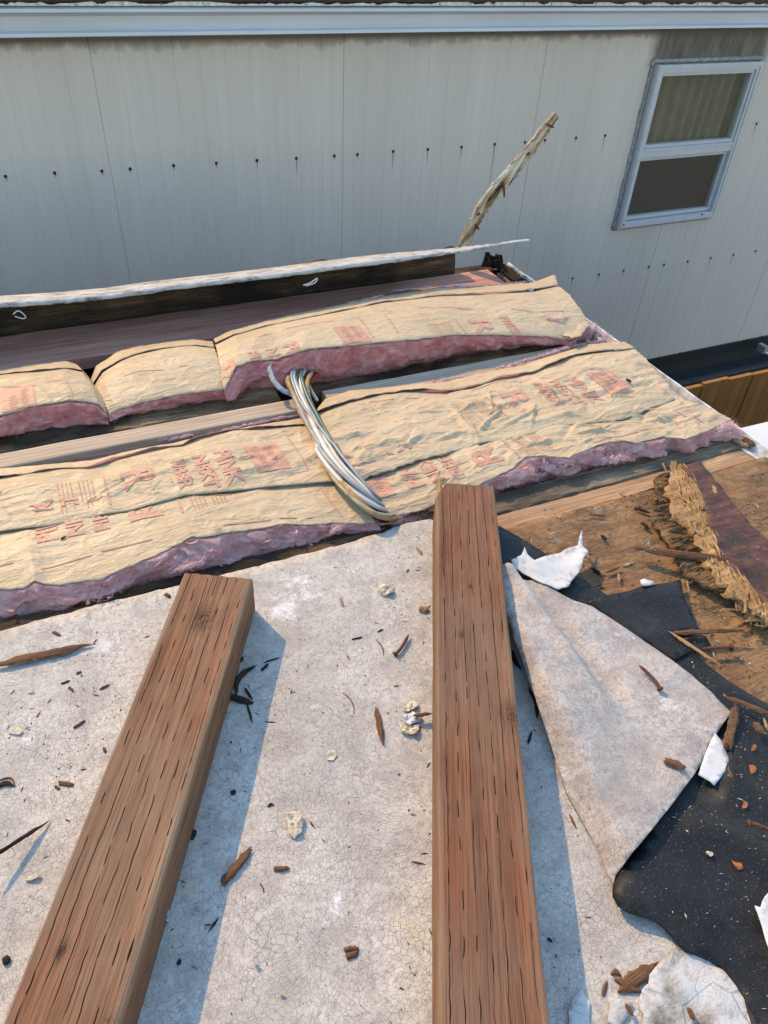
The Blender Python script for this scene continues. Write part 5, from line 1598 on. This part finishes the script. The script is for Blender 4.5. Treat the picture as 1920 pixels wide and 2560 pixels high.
# ================================================================== loose bits, each a thing of its own
def shard(name, label, f, a, c, w_, h_, mat='splinter', z=None, za=0.0, zc_=0.0, bend=0.0, cat='splinter', group=None, seed=None, blunt=0.3):
    if z is None:
        z = bedz(*at(*f(*a))[:2])
    A = at(*f(*a), z + za); B = at(*f(*c), z + zc_)
    sd_ = seed if seed is not None else int(a[0] * 7 + a[1] * 3) % 997
    ax = (B - A); L = ax.length; ax.normalize()
    sd = ax.cross(Vector((0, 0, 1))).normalized(); up = sd.cross(ax)
    n = max(8, min(40, int(L / .004)))
    mb = MB(); rows = []
    for i in range(n + 1):
        t_ = i / n
        tp_ = min(1, blunt + 3.2 * t_) * min(1, blunt * .6 + 2.8 * (1 - t_))
        ctr_ = Vector((L * t_, bend * L * math.sin(math.pi * t_) + .15 * w_ * fbm(t_ * 4, 1, sd_, 3), 0))
        r = []
        for j in range(8):
            an = 2 * math.pi * j / 8
            rg = 1 + .22 * fbm(t_ * L * 60, j * 2.9, sd_, 3) + .42 * nz(j * 2.7, 3.1, sd_) + .22 * nz(t_ * L * 160, j * 1.9, sd_)
            ext = min(.2 * L, w_ * 1.5) * nz(j * 2.1, i * .9 + 5, sd_) if i in (0, n) else 0
            r.append(Vector((ctr_.x + ext, ctr_.y + math.cos(an) * w_ * .5 * tp_ * rg, math.sin(an) * h_ * .5 * tp_ * rg + h_ * .32)))
        rows.append(r)
    mb.grid(rows, 0, True)
    mb.f.append(tuple(range(8))); mb.mi.append(0)
    e = n * 8
    mb.f.append(tuple(e + j for j in range(8))[::-1]); mb.mi.append(0)
    o = mb.build(name, M[mat])
    o.matrix_world = Matrix(((ax.x, -sd.x, up.x, A.x), (ax.y, -sd.y, up.y, A.y), (ax.z, -sd.z, up.z, A.z), (0, 0, 0, 1)))
    return tag(o, label, cat, group)
def bent_nail(label, f, pts, z=.006, r=.0024, hr=.0055, lift=0.0):
    ps = [at(*f(x, y), z + lift * i / max(1, len(pts) - 1)) for i, (x, y) in enumerate(pts)]
    return tag(nail_mesh(ps, r, True, hr).build('nail', M['rust'], None, True), label, 'nail')
def lump(name, label, f, pts, h, mat, cat, seed=0, z=.002):
    o = [at(*f(x, y), z) for x, y in pts]
    cx_ = sum(p.x for p in o) / len(o); cy_ = sum(p.y for p in o) / len(o)
    rr = max(math.hypot(p.x - cx_, p.y - cy_) for p in o)
    zf = lambda x, y: z + h * .62 * (.5 + .5 * max(0, 1 - (math.hypot(x - cx_, y - cy_) / rr) ** 2)) * (1 + 1.5 * fbm(x * 70, y * 70, seed, 4))
    ob = polysheet(name, o, zf, M[mat], None, .0045, h * .5, .0024, seed, None, .005)
    ob.data.polygons.foreach_set('use_smooth', [False] * len(ob.data.polygons))
    return tag(ob, label, cat)
GS = 'wood splinters on the roof'
FZ = .030
shard('splinter', 'long brown splinter with a pointed end on the membrane, left of the large knot', C5, (-30, 806), (395, 713), .020, .008, za=.006, zc_=.002)
shard('splinter', 'thin dark splinter standing off the membrane so its shadow falls apart from it', C7, (-60, 510), (215, 333), .007, .006, 'dark_splinter', za=.034, zc_=.0)
shard('splinter', 'curled black bark strip lying in the left timber shadow', C5, (1110, 802), (1022, 945), .012, .010, 'dark_splinter', bend=-.2, blunt=.12)
shard('splinter', 'blunt grey black chip below the curled bark in the timber shadow', C5, (985, 935), (1092, 968), .014, .008, 'dark_splinter', blunt=.7)
shard('splinter', 'thin black stick pointing at the viewer below the grey black chip', C5, (1068, 968), (1090, 1048), .0045, .004, 'dark_splinter')
shard('splinter', 'short black spike beside the blunt grey black chip', C5, (1056, 900), (1092, 952), .005, .005, 'dark_splinter')
shard('splinter', 'black wood crumb tucked against the left timber above the curled bark', C5, (1018, 790), (1048, 770), .014, .010, 'dark_splinter', blunt=.8)
shard('splinter', 'thin black needle near the shadow edge of the left timber', C5, (1140, 790), (1210, 768), .0035, .003, 'dark_splinter')
shard('splinter', 'stubby black fleck just under the black needle', C5, (1130, 824), (1158, 797), .006, .005, 'dark_splinter', blunt=.7)
shard('splinter', 'very thin dark needle straddling the edge of the left timber shadow', C5, (1143, 1045), (1192, 1048), .0025, .002, 'dark_splinter')
shard('splinter', 'curved dark bristle alone in the middle of the sunlit membrane', C5, (1480, 920), (1530, 1010), .0024, .002, 'splinter', bend=.14)
shard('splinter', 'mossy brown splinter with split tail, left of the cream flake pile', C5, (1625, 985), (1655, 1145), .011, .006)
shard('splinter', 'fine curved bristle left of the bent rusty nail', C5, (1624, 690), (1656, 762), .0024, .002, bend=.12)
shard('splinter', 'short dark needle above the fine curved bristle', C5, (1630, 658), (1656, 645), .003, .003, 'dark_splinter')
shard('splinter', 'straight dark needle on clean membrane halfway between the timbers', C5, (1520, 690), (1562, 680), .0036, .003, 'dark_splinter', blunt=.8)
shard('splinter', 'small orange chip above the straight dark needle', C5, (1472, 512), (1482, 546), .006, .004, 'fray', blunt=.7)
shard('splinter', 'dark needle to the left, below the long pointed splinter', C5, (265, 882), (302, 868), .0036, .003, 'dark_splinter', blunt=.7)
shard('splinter', 'little brown chip under the dark needle on the left', C5, (298, 895), (318, 914), .005, .004, blunt=.7)
shard('splinter', 'grey pointed splinter midway between long splinter and left timber', C5, (430, 907), (473, 884), .005, .004)
shard('splinter', 'reddish stick with a companion chip near the middle of the left membrane', C5, (320, 1072), (366, 1042), .0055, .005, blunt=.8)
shard('splinter', 'brown chip close to the roof edge, left of the left timber end', C5, (230, 658), (262, 673), .006, .004, blunt=.7)
shard('splinter', 'small round ended stick above the dark needle on the left', C5, (330, 838), (352, 829), .005, .004, blunt=.9)
shard('splinter', 'straw coloured sliver near the yellow stain', C5, (156, 1026), (176, 1000), .003, .003, 'fray')
shard('splinter', 'brown chip lying against the long side of the left timber', C5, (448, 1155), (456, 1182), .005, .004)
shard('splinter', 'rusty chip between the membrane edge and the left timber end', C5, (714, 496), (736, 508), .008, .006, 'splinter', blunt=.8)
shard('splinter', 'folded brown bark chip touching the right timber near its far half', C6, (152, 556), (192, 568), .018, .010, 'fray', blunt=.7)
shard('splinter', 'orange sliver on the membrane beside the far end of the right timber', C6, (140, 290), (164, 326), .008, .005, 'fray')
shard('splinter', 'dark stick lying on the cream flake pile, reaching under the right timber', C6, (128, 1020), (205, 1012), .009, .007, z=.012)
shard('splinter', 'thick dark brown splinter crossing the near edge of the left timber shadow', C7, (964, 604), (1080, 464), .014, .010, 'splinter', blunt=.7)
shard('splinter', 'short rusty peg in the near middle of the membrane', C7, (1185, 544), (1248, 538), .008, .006, 'splinter', blunt=.9)
shard('splinter', 'fine red bristle below the short rusty peg', C7, (1120, 602), (1141, 646), .002, .002, bend=.1)
shard('splinter', 'upper stick of a crossed pair in the near right membrane', C7, (1490, 890), (1548, 885), .008, .006, blunt=.85)
shard('splinter', 'lower stick of a crossed pair in the near right membrane', C7, (1496, 924), (1546, 900), .008, .006, blunt=.8)
shard('splinter', 'flat brown stick left of the left timber, nearest the viewer', C7, (254, 168), (316, 179), .008, .004, blunt=.9)
shard('splinter', 'brown crumb beneath the flat brown stick', C7, (238, 183), (257, 197), .005, .004, blunt=.8)
shard('splinter', 'dark triangular crumb at the lower left of the membrane', C7, (14, 945), (46, 928), .012, .008, 'dark_splinter', blunt=.6)
shard('splinter', 'tangled brown bark shred at the left photo edge', C7, (-20, 192), (62, 182), .010, .006, 'dark_splinter', bend=.2)
shard('splinter', 'curved bark hair over the tangled shred at the left photo edge', C7, (-20, 165), (66, 190), .003, .003, bend=.35)
shard('splinter', 'black fleck in the wide part of the left timber shadow', C7, (998, 216), (1018, 204), .008, .005, 'dark_splinter', blunt=.7)
shard('splinter', 'black chip close beside the left timber in shadow', C7, (824, 412), (846, 376), .011, .008, 'dark_splinter', blunt=.8)
shard('splinter', 'black comma shaped fleck above the cream putty chunk', C7, (1156, 272), (1184, 264), .005, .004, 'dark_splinter', bend=.2)
shard('splinter', 'black sliver in the near left timber shadow', C7, (770, 958), (778, 930), .006, .004, 'dark_splinter')
shard('splinter', 'dark sliver in the right timber shadow near the picture bottom', C8, (705, 838), (728, 858), .004, .004, 'dark_splinter')
shard('splinter', 'black needle in the right timber shadow beside the flap', C6, (622, 1142), (640, 1085), .005, .004, 'dark_splinter')
shard('splinter', 'black strip sticking out from under the lifted edge of the flap', C6, (626, 905), (660, 1030), .010, .006, 'dark_splinter', bend=.1)
shard('splinter', 'second black strip beside the lifted flap edge, nearer the timber hole', C6, (556, 740), (590, 820), .010, .006, 'dark_splinter', bend=-.1)
shard('splinter', 'thin brown splinter with frayed side on the flap', C6, (790, 880), (801, 966), .0055, .004, z=FZ + .008)
shard('splinter', 'flat orange brown chip on the lower half of the flap', C8, (1212, 74), (1296, 104), .016, .006, 'splinter', z=FZ, blunt=.9)
shard('splinter', 'tiny brown splinter on the tan crease of the membrane', C8, (800, 302), (829, 364), .004, .003)
shard('splinter', 'tan splinter with a wool tuft lying across the torn plywood', C6, (1088, 298), (1548, 358), .020, .012, 'tan_wood' if False else 'splinter', z=.020, zc_=.022, blunt=.6)
shard('splinter', 'reddish split stick on the dark rubber offcut', C6, (1248, 664), (1540, 652), .013, .006, 'splinter', z=.018, blunt=.5)
shard('splinter', 'slender tan sliver running diagonally over the rubber seam', C6, (1234, 658), (1464, 810), .010, .004, 'fray', z=.020)
shard('splinter', 'round brown peg beside the pointed tip of the flap', C6, (1482, 1158), (1520, 988), .017, .014, 'splinter', z=.024, blunt=.9)
shard('splinter', 'orange split stick running off the right photo edge over the black sheet', C6, (1468, 936), (1690, 1022), .012, .006, 'splinter', z=.026)
shard('splinter', 'brown bark crumb on the black sheet right of the round peg', C6, (1600, 1050), (1636, 1102), .014, .008, 'splinter', z=.024)
shard('splinter', 'thin golden sliver at the right photo edge above the bark crumb', C6, (1640, 1030), (1656, 1082), .006, .004, 'fray', z=.024)
shard('splinter', 'orange twig hanging below the round peg', C8, (1486, 95), (1506, 175), .006, .004, 'splinter', z=.022)
shard('splinter', 'dark stub on plywood right of the white spiky scrap', C6, (898, 384), (936, 412), .010, .008, 'dark_splinter', blunt=.6)
shard('splinter', 'rust red twig on plywood next to the dark stub', C6, (958, 402), (1022, 377), .006, .005)
shard('splinter', 'upright tan sliver on plywood below the rust red twig', C6, (1012, 406), (1016, 444), .006, .004, 'fray')
shard('splinter', 'orange twig leaning off the white spiky scrap', C6, (866, 308), (902, 364), .006, .004, 'fray')
shard('splinter', 'dark pointed chip left of the frayed plywood edge', C6, (1080, 120), (1152, 146), .008, .005, 'dark_splinter')
shard('splinter', 'long thin dark needle on the far part of the plywood', C6, (880, 150), (962, 157), .004, .003, 'dark_splinter')
shard('splinter', 'knobbly brown crumb between dark chip and long tan splinter', C6, (1112, 188), (1142, 212), .010, .008, 'dark_splinter', blunt=.7)
shard('splinter', 'round brown crumb in the middle of the plywood', C6, (940, 244), (958, 262), .009, .008, 'dark_splinter', blunt=.8)
shard('splinter', 'small orange peg lying on the red brown board', C6, (1424, 32), (1432, 78), .010, .006, 'fray', z=.040, blunt=.9)
shard('splinter', 'thick brown splinter in the near right corner beside the white patch', C8, (1020, 1064), (1172, 958), .020, .010, 'splinter')
shard('splinter', 'dark stick crossing under the thick corner splinter', C8, (1000, 1020), (1112, 1076), .012, .008, 'splinter')
shard('splinter', 'narrow upright splinter left of the crossed corner sticks', C8, (942, 1090), (962, 1026), .006, .004, 'splinter')
shard('splinter', 'narrow brown splinter on the small pale coating patch', C8, (1042, 1124), (1076, 1176), .007, .004, 'splinter', z=.008)
shard('splinter', 'brown splinter on the large white coating patch', C8, (1310, 1140), (1342, 1196), .008, .005, 'splinter', z=.010)
shard('splinter', 'brown curl beside the thick corner splinter', C8, (980, 995), (1024, 1004), .008, .005, 'splinter', bend=.3)
shard('splinter', 'small dark chip lying on the left batt paper', C5, (262, 258), (288, 244), .006, .004, 'dark_splinter', z=.04)
shard('splinter', 'grey oval knot chip on the sister rafter', R1, (810, 1030), (892, 1024), .014, .004, 'splinter', z=-.010, blunt=.8)
for lab, a, c, w_ in (('black rotten crumb on the old rafter below the tucked fold', (580, 985), (700, 965), .030), ('black rotten crumb on the old rafter, middle of three', (1040, 905), (1215, 870), .022), ('black rotten crumb on the old rafter nearest the cables', (1375, 845), (1445, 825), .024)):
    shard('rotten_crumb', lab, R1, a, c, w_, .016, 'dark_splinter', z=-.012, cat='rotten wood', blunt=.6)
shard('rotten_crumb', 'reddish decayed timber crumb beside the far end of the right timber', C4, (60, 1195), (205, 1155), .028, .012, 'splinter', z=-.006, cat='rotten wood', blunt=.7)
shard('splinter', 'pale yellow sliver split off the clipped corner of the right timber', C4, (243, 1035), (238, 1120), .012, .010, 'fray', z=.040, blunt=.6)
bent_nail('bent rusty nail on the membrane close to the right timber', C6, ((50, 752), (66, 736), (72, 728), (90, 700), (108, 664)), .005, .0034, .006)
bent_nail('rusty nail lying on the white flap', C6, ((1192, 902), (1180, 880), (1160, 855), (1130, 826), (1100, 798)), FZ - .002, .0036, .0065, .006)
bent_nail('black headed nail on plywood below the reddish split stick', C6, ((1500, 722), (1450, 724), (1368, 730)), .012, .0036, .009)
bent_nail('dark bent nail under the frayed plywood end', C6, ((1572, 578), (1570, 605), (1550, 625), (1528, 636)), .008, .0034, .006)
bent_nail('dark nail on the ridge of the black sheet at the right photo edge', C8, ((1578, 342), (1620, 352), (1680, 378)), .032, .0034, .006)
lump('putty_chunk', 'square cream putty chunk on the far membrane, between the timbers', C6, ((-28, 478), (-25, 460), (20, 455), (42, 470), (42, 488), (20, 500), (-10, 498)), .010, 'putty', 'putty', 3)
lump('putty_chunk', 'cream and white putty chunk on the near membrane with a smeared tail', C7, ((1240, 300), (1262, 288), (1300, 300), (1308, 340), (1305, 390), (1270, 412), (1248, 395)), .010, 'putty', 'putty', 4)
lump('paint_flake', 'upper cream flake of the pile beside the right timber', C6, ((80, 985), (110, 955), (140, 962), (145, 985), (110, 1005), (78, 1005)), .007, 'putty', 'paint flake', 5)
lump('paint_flake', 'big white flake in the middle of the pile beside the right timber', C6, ((82, 1015), (125, 1000), (160, 1025), (155, 1050), (110, 1068), (85, 1045)), .009, 'scrap', 'paint flake', 6)
lump('paint_flake', 'lowest curled cream flake of the pile beside the right timber', C6, ((70, 1060), (110, 1062), (150, 1062), (148, 1085), (128, 1105), (95, 1098), (75, 1090)), .010, 'putty', 'paint flake', 7)
lump('paint_flake', 'round grey putty disc near the middle of the membrane', C7, ((1410, 50), (1425, 30), (1450, 30), (1456, 50), (1440, 70), (1415, 68)), .003, 'putty', 'paint flake', 8)
lump('paint_flake', 'bone coloured flake at the lower left of the membrane', C7, ((110, 590), (130, 572), (165, 558), (182, 568), (165, 582), (135, 592)), .006, 'putty', 'paint flake', 9)
lump('paint_flake', 'small white pebble near the picture bottom between the timbers', C7, ((1206, 1080), (1215, 1072), (1230, 1080), (1226, 1090), (1210, 1090)), .007, 'putty', 'paint flake', 10)
lump('paint_flake', 'tan pebble left of the long crease in the near membrane', C7, ((1102, 962), (1110, 950), (1122, 956), (1118, 968), (1106, 970)), .007, 'putty', 'paint flake', 11)
lump('shell_chip', 'grey ribbed shell like chip propped against the left timber', C7, ((700, 770), (708, 735), (722, 716), (738, 735), (735, 760), (718, 775)), .016, 'frost', 'chip', 12)
lump('glue_spot', 'large yellow glue spot on the left membrane', C5, ((35, 1090), (50, 1070), (80, 1068), (100, 1085), (85, 1100), (55, 1100)), .0025, 'putty', 'glue spot', 13)
lump('glue_spot', 'small yellow glue spot above the large one', C5, ((118, 915), (128, 904), (146, 906), (146, 918), (128, 922)), .003, 'putty', 'glue spot', 14)
zr_ = lambda q, f=C8: black_z(*(lambda p: (p.x, p.y))(at(*f(*q), .02)))
for lab, c, r_ in (('rust ring where a nail pushed up the black sheet, middle of three', (1585, 108), 24), ('rust ring where a nail pushed up the black sheet, lowest of three', (1553, 262), 20), ('rust ring where a nail pushed up the black sheet, topmost of three', (1590, 14), 20)):
    p_ = [(c[0] + r_ * math.cos(a * .785) * (1 + .2 * math.sin(a * 3)), c[1] + r_ * .8 * math.sin(a * .785)) for a in range(8)]
    lump('rust_spot', lab, C8, p_, .0008, 'rust_orange', 'rust spot', int(c[0]), zr_(c) + .001)
lump('rust_chip', 'oval orange rust chip on the smooth black sheet', C8, ((1498, 490), (1515, 486), (1535, 505), (1552, 540), (1530, 542), (1508, 518)), .004, 'rust_orange', 'rust chip', 15, zr_((1520, 510)) + .001)
lump('seed', 'pair of pale seeds on the black sheet near the oval rust chip', C8, ((1384, 470), (1395, 463), (1415, 470), (1418, 488), (1406, 494), (1392, 480)), .008, 'putty', 'seed', 16, zr_((1400, 478)) + .001)
for lab, a, c, w_ in (('reddish rot shreds in the trim corner past the pink wool', (1540, 862), (1600, 890), .030), ('curled rot shaving in the trim channel beside the right batt', (1310, 712), (1345, 722), .014), ('tan wood strip inside the end trim near the reddish rot shreds', (1505, 868), (1570, 900), .016)):
    shard('rotten_crumb', lab, C4, a, c, w_, .014, 'fray' if 'tan' in lab else 'splinter', z=-.010, cat='rotten wood', blunt=.8)
def tuft_thing(label, f, pts, z, rad, seed, mat='wool'):
    rn_ = random.Random(seed); mb = MB()
    rs = [at(*f(x, y), z) for x, y in pts]
    for _ in range(90):
        q = rs[rn_.randrange(len(rs))] + Vector((rn_.gauss(0, rad * .5), rn_.gauss(0, rad * .5), rn_.uniform(0, rad * .5)))
        dr = Vector((rn_.gauss(0, 1), rn_.gauss(0, 1), rn_.gauss(.1, .4))).normalized() * rn_.uniform(.4, 1.5) * rad
        sd = Vector((rn_.gauss(0, 1), rn_.gauss(0, 1), rn_.gauss(0, 1))).normalized() * .0005
        k = len(mb.v); mb.v += [q - sd, q + sd, q + dr]; mb.f.append((k, k + 1, k + 2)); mb.mi.append(0)
    return tag(mb.build('wool_tuft', M['putty']), label, 'wool tuft')
tuft_thing('yellow wool wisp on plywood above the white spiky scrap', C6, ((725, 240), (732, 262), (740, 275)), .004, .012, 1)
tuft_thing('yellow wool wisp on the far plywood', C6, ((910, 125), (922, 140), (930, 128)), .004, .010, 2)
tuft_thing('yellow wool wisp caught on the tan splinter', C6, ((1135, 285), (1150, 295), (1128, 305)), .026, .014, 3)
tuft_thing('straw wisp on the right batt near the red logo block', C4, ((1005, 570), (1020, 575), (1035, 572)), .04, .014, 4)
tuft_thing('straw wisp at the torn paper edge of the near left batt', C5, ((935, 215), (950, 222), (945, 230)), .036, .016, 5)
shard('splinter', 'black curled chip on the right batt near the straw wisp', C4, (1045, 605), (1068, 618), .010, .008, 'dark_splinter', z=.05, blunt=.5)

# fine crumbs nobody could count
def crumbs(name, label, region, count, zf, mats, size, seed):
    rn_ = random.Random(seed)
    mb = MB()
    poly = [at(*f(x, y)) for f, x, y in region]
    xs_ = [p.x for p in poly]; ys_ = [p.y for p in poly]
    def inside(x, y):
        c = False; j = len(poly) - 1
        for i in range(len(poly)):
            a, b_ = poly[i], poly[j]
            if (a.y > y) != (b_.y > y) and x < (b_.x - a.x) * (y - a.y) / (b_.y - a.y) + a.x: c = not c
            j = i
        return c
    k = 0
    while k < count:
        x, y = rn_.uniform(min(xs_), max(xs_)), rn_.uniform(min(ys_), max(ys_))
        if not inside(x, y) or (rn_.random() > .25 + .75 * smooth(-.3, .4, fbm(x * 4, y * 4, seed))): continue
        k += 1
        z = zf(x, y)
        s_ = size * rn_.uniform(.4, 1.3) * (2.2 if rn_.random() < .05 else 1)
        an = rn_.uniform(0, math.pi); el = rn_.choice((1, 1.3, 2, 4.5))
        ux = Vector((math.cos(an), math.sin(an), 0)) * s_ * el; uy = Vector((-math.sin(an), math.cos(an), 0)) * s_ * .6
        p = Vector((x, y, z)); i = len(mb.v)
        q = [p - ux, p - uy * rn_.uniform(.6, 1.2), p + ux * rn_.uniform(.6, 1), p + uy]
        mb.v += q + [v * 1 + Vector((0, 0, s_ * .7)) - (v - p) * .35 for v in q]
        m_ = rn_.randrange(len(mats))
        for fc in ((4, 5, 6, 7), (0, 1, 5, 4), (1, 2, 6, 5), (2, 3, 7, 6), (3, 0, 4, 7)):
            mb.f.append(tuple(i + t_ for t_ in fc)); mb.mi.append(m_)
    o = mb.build(name, [M[m_] for m_ in mats])
    return tag(o, label, 'debris', None, 'stuff')
crumbs('wood_crumbs', 'fine dark wood crumbs scattered over the white membrane', ((C5, -50, 680), (C5, 830, 455), (C6, 60, 205), (C6, 190, 180), (C8, 900, 420), (C8, 980, 1300), (C7, -50, 1300)), 620, lambda x, y: bedz(x, y) + .0005, ['dark_splinter', 'splinter', 'dark_splinter', 'rust'], .0013, 51)
crumbs('wood_crumbs', 'fine chips and sawdust scattered over the plywood deck', ((C6, 490, 165), (C6, 1170, 10), (C6, 1659, -60), (C6, 1659, 900), (C6, 1400, 790), (C6, 840, 410)), 900, lambda x, y: -.0065, ['dark_splinter', 'splinter', 'fray', 'putty', 'fray'], .0016, 52)
crumbs('pale_crumbs', 'pale specks and dust scattered over the black rubber', ((C6, 900, 520), (C6, 1280, 440), (C6, 1659, 980), (C8, 1659, 1200), (C8, 1100, 740), (C8, 1010, 650), (C8, 1400, 60)), 520, lambda x, y: black_z(x, y) + .0005, ['putty', 'scrap', 'putty', 'fray'], .0009, 53)
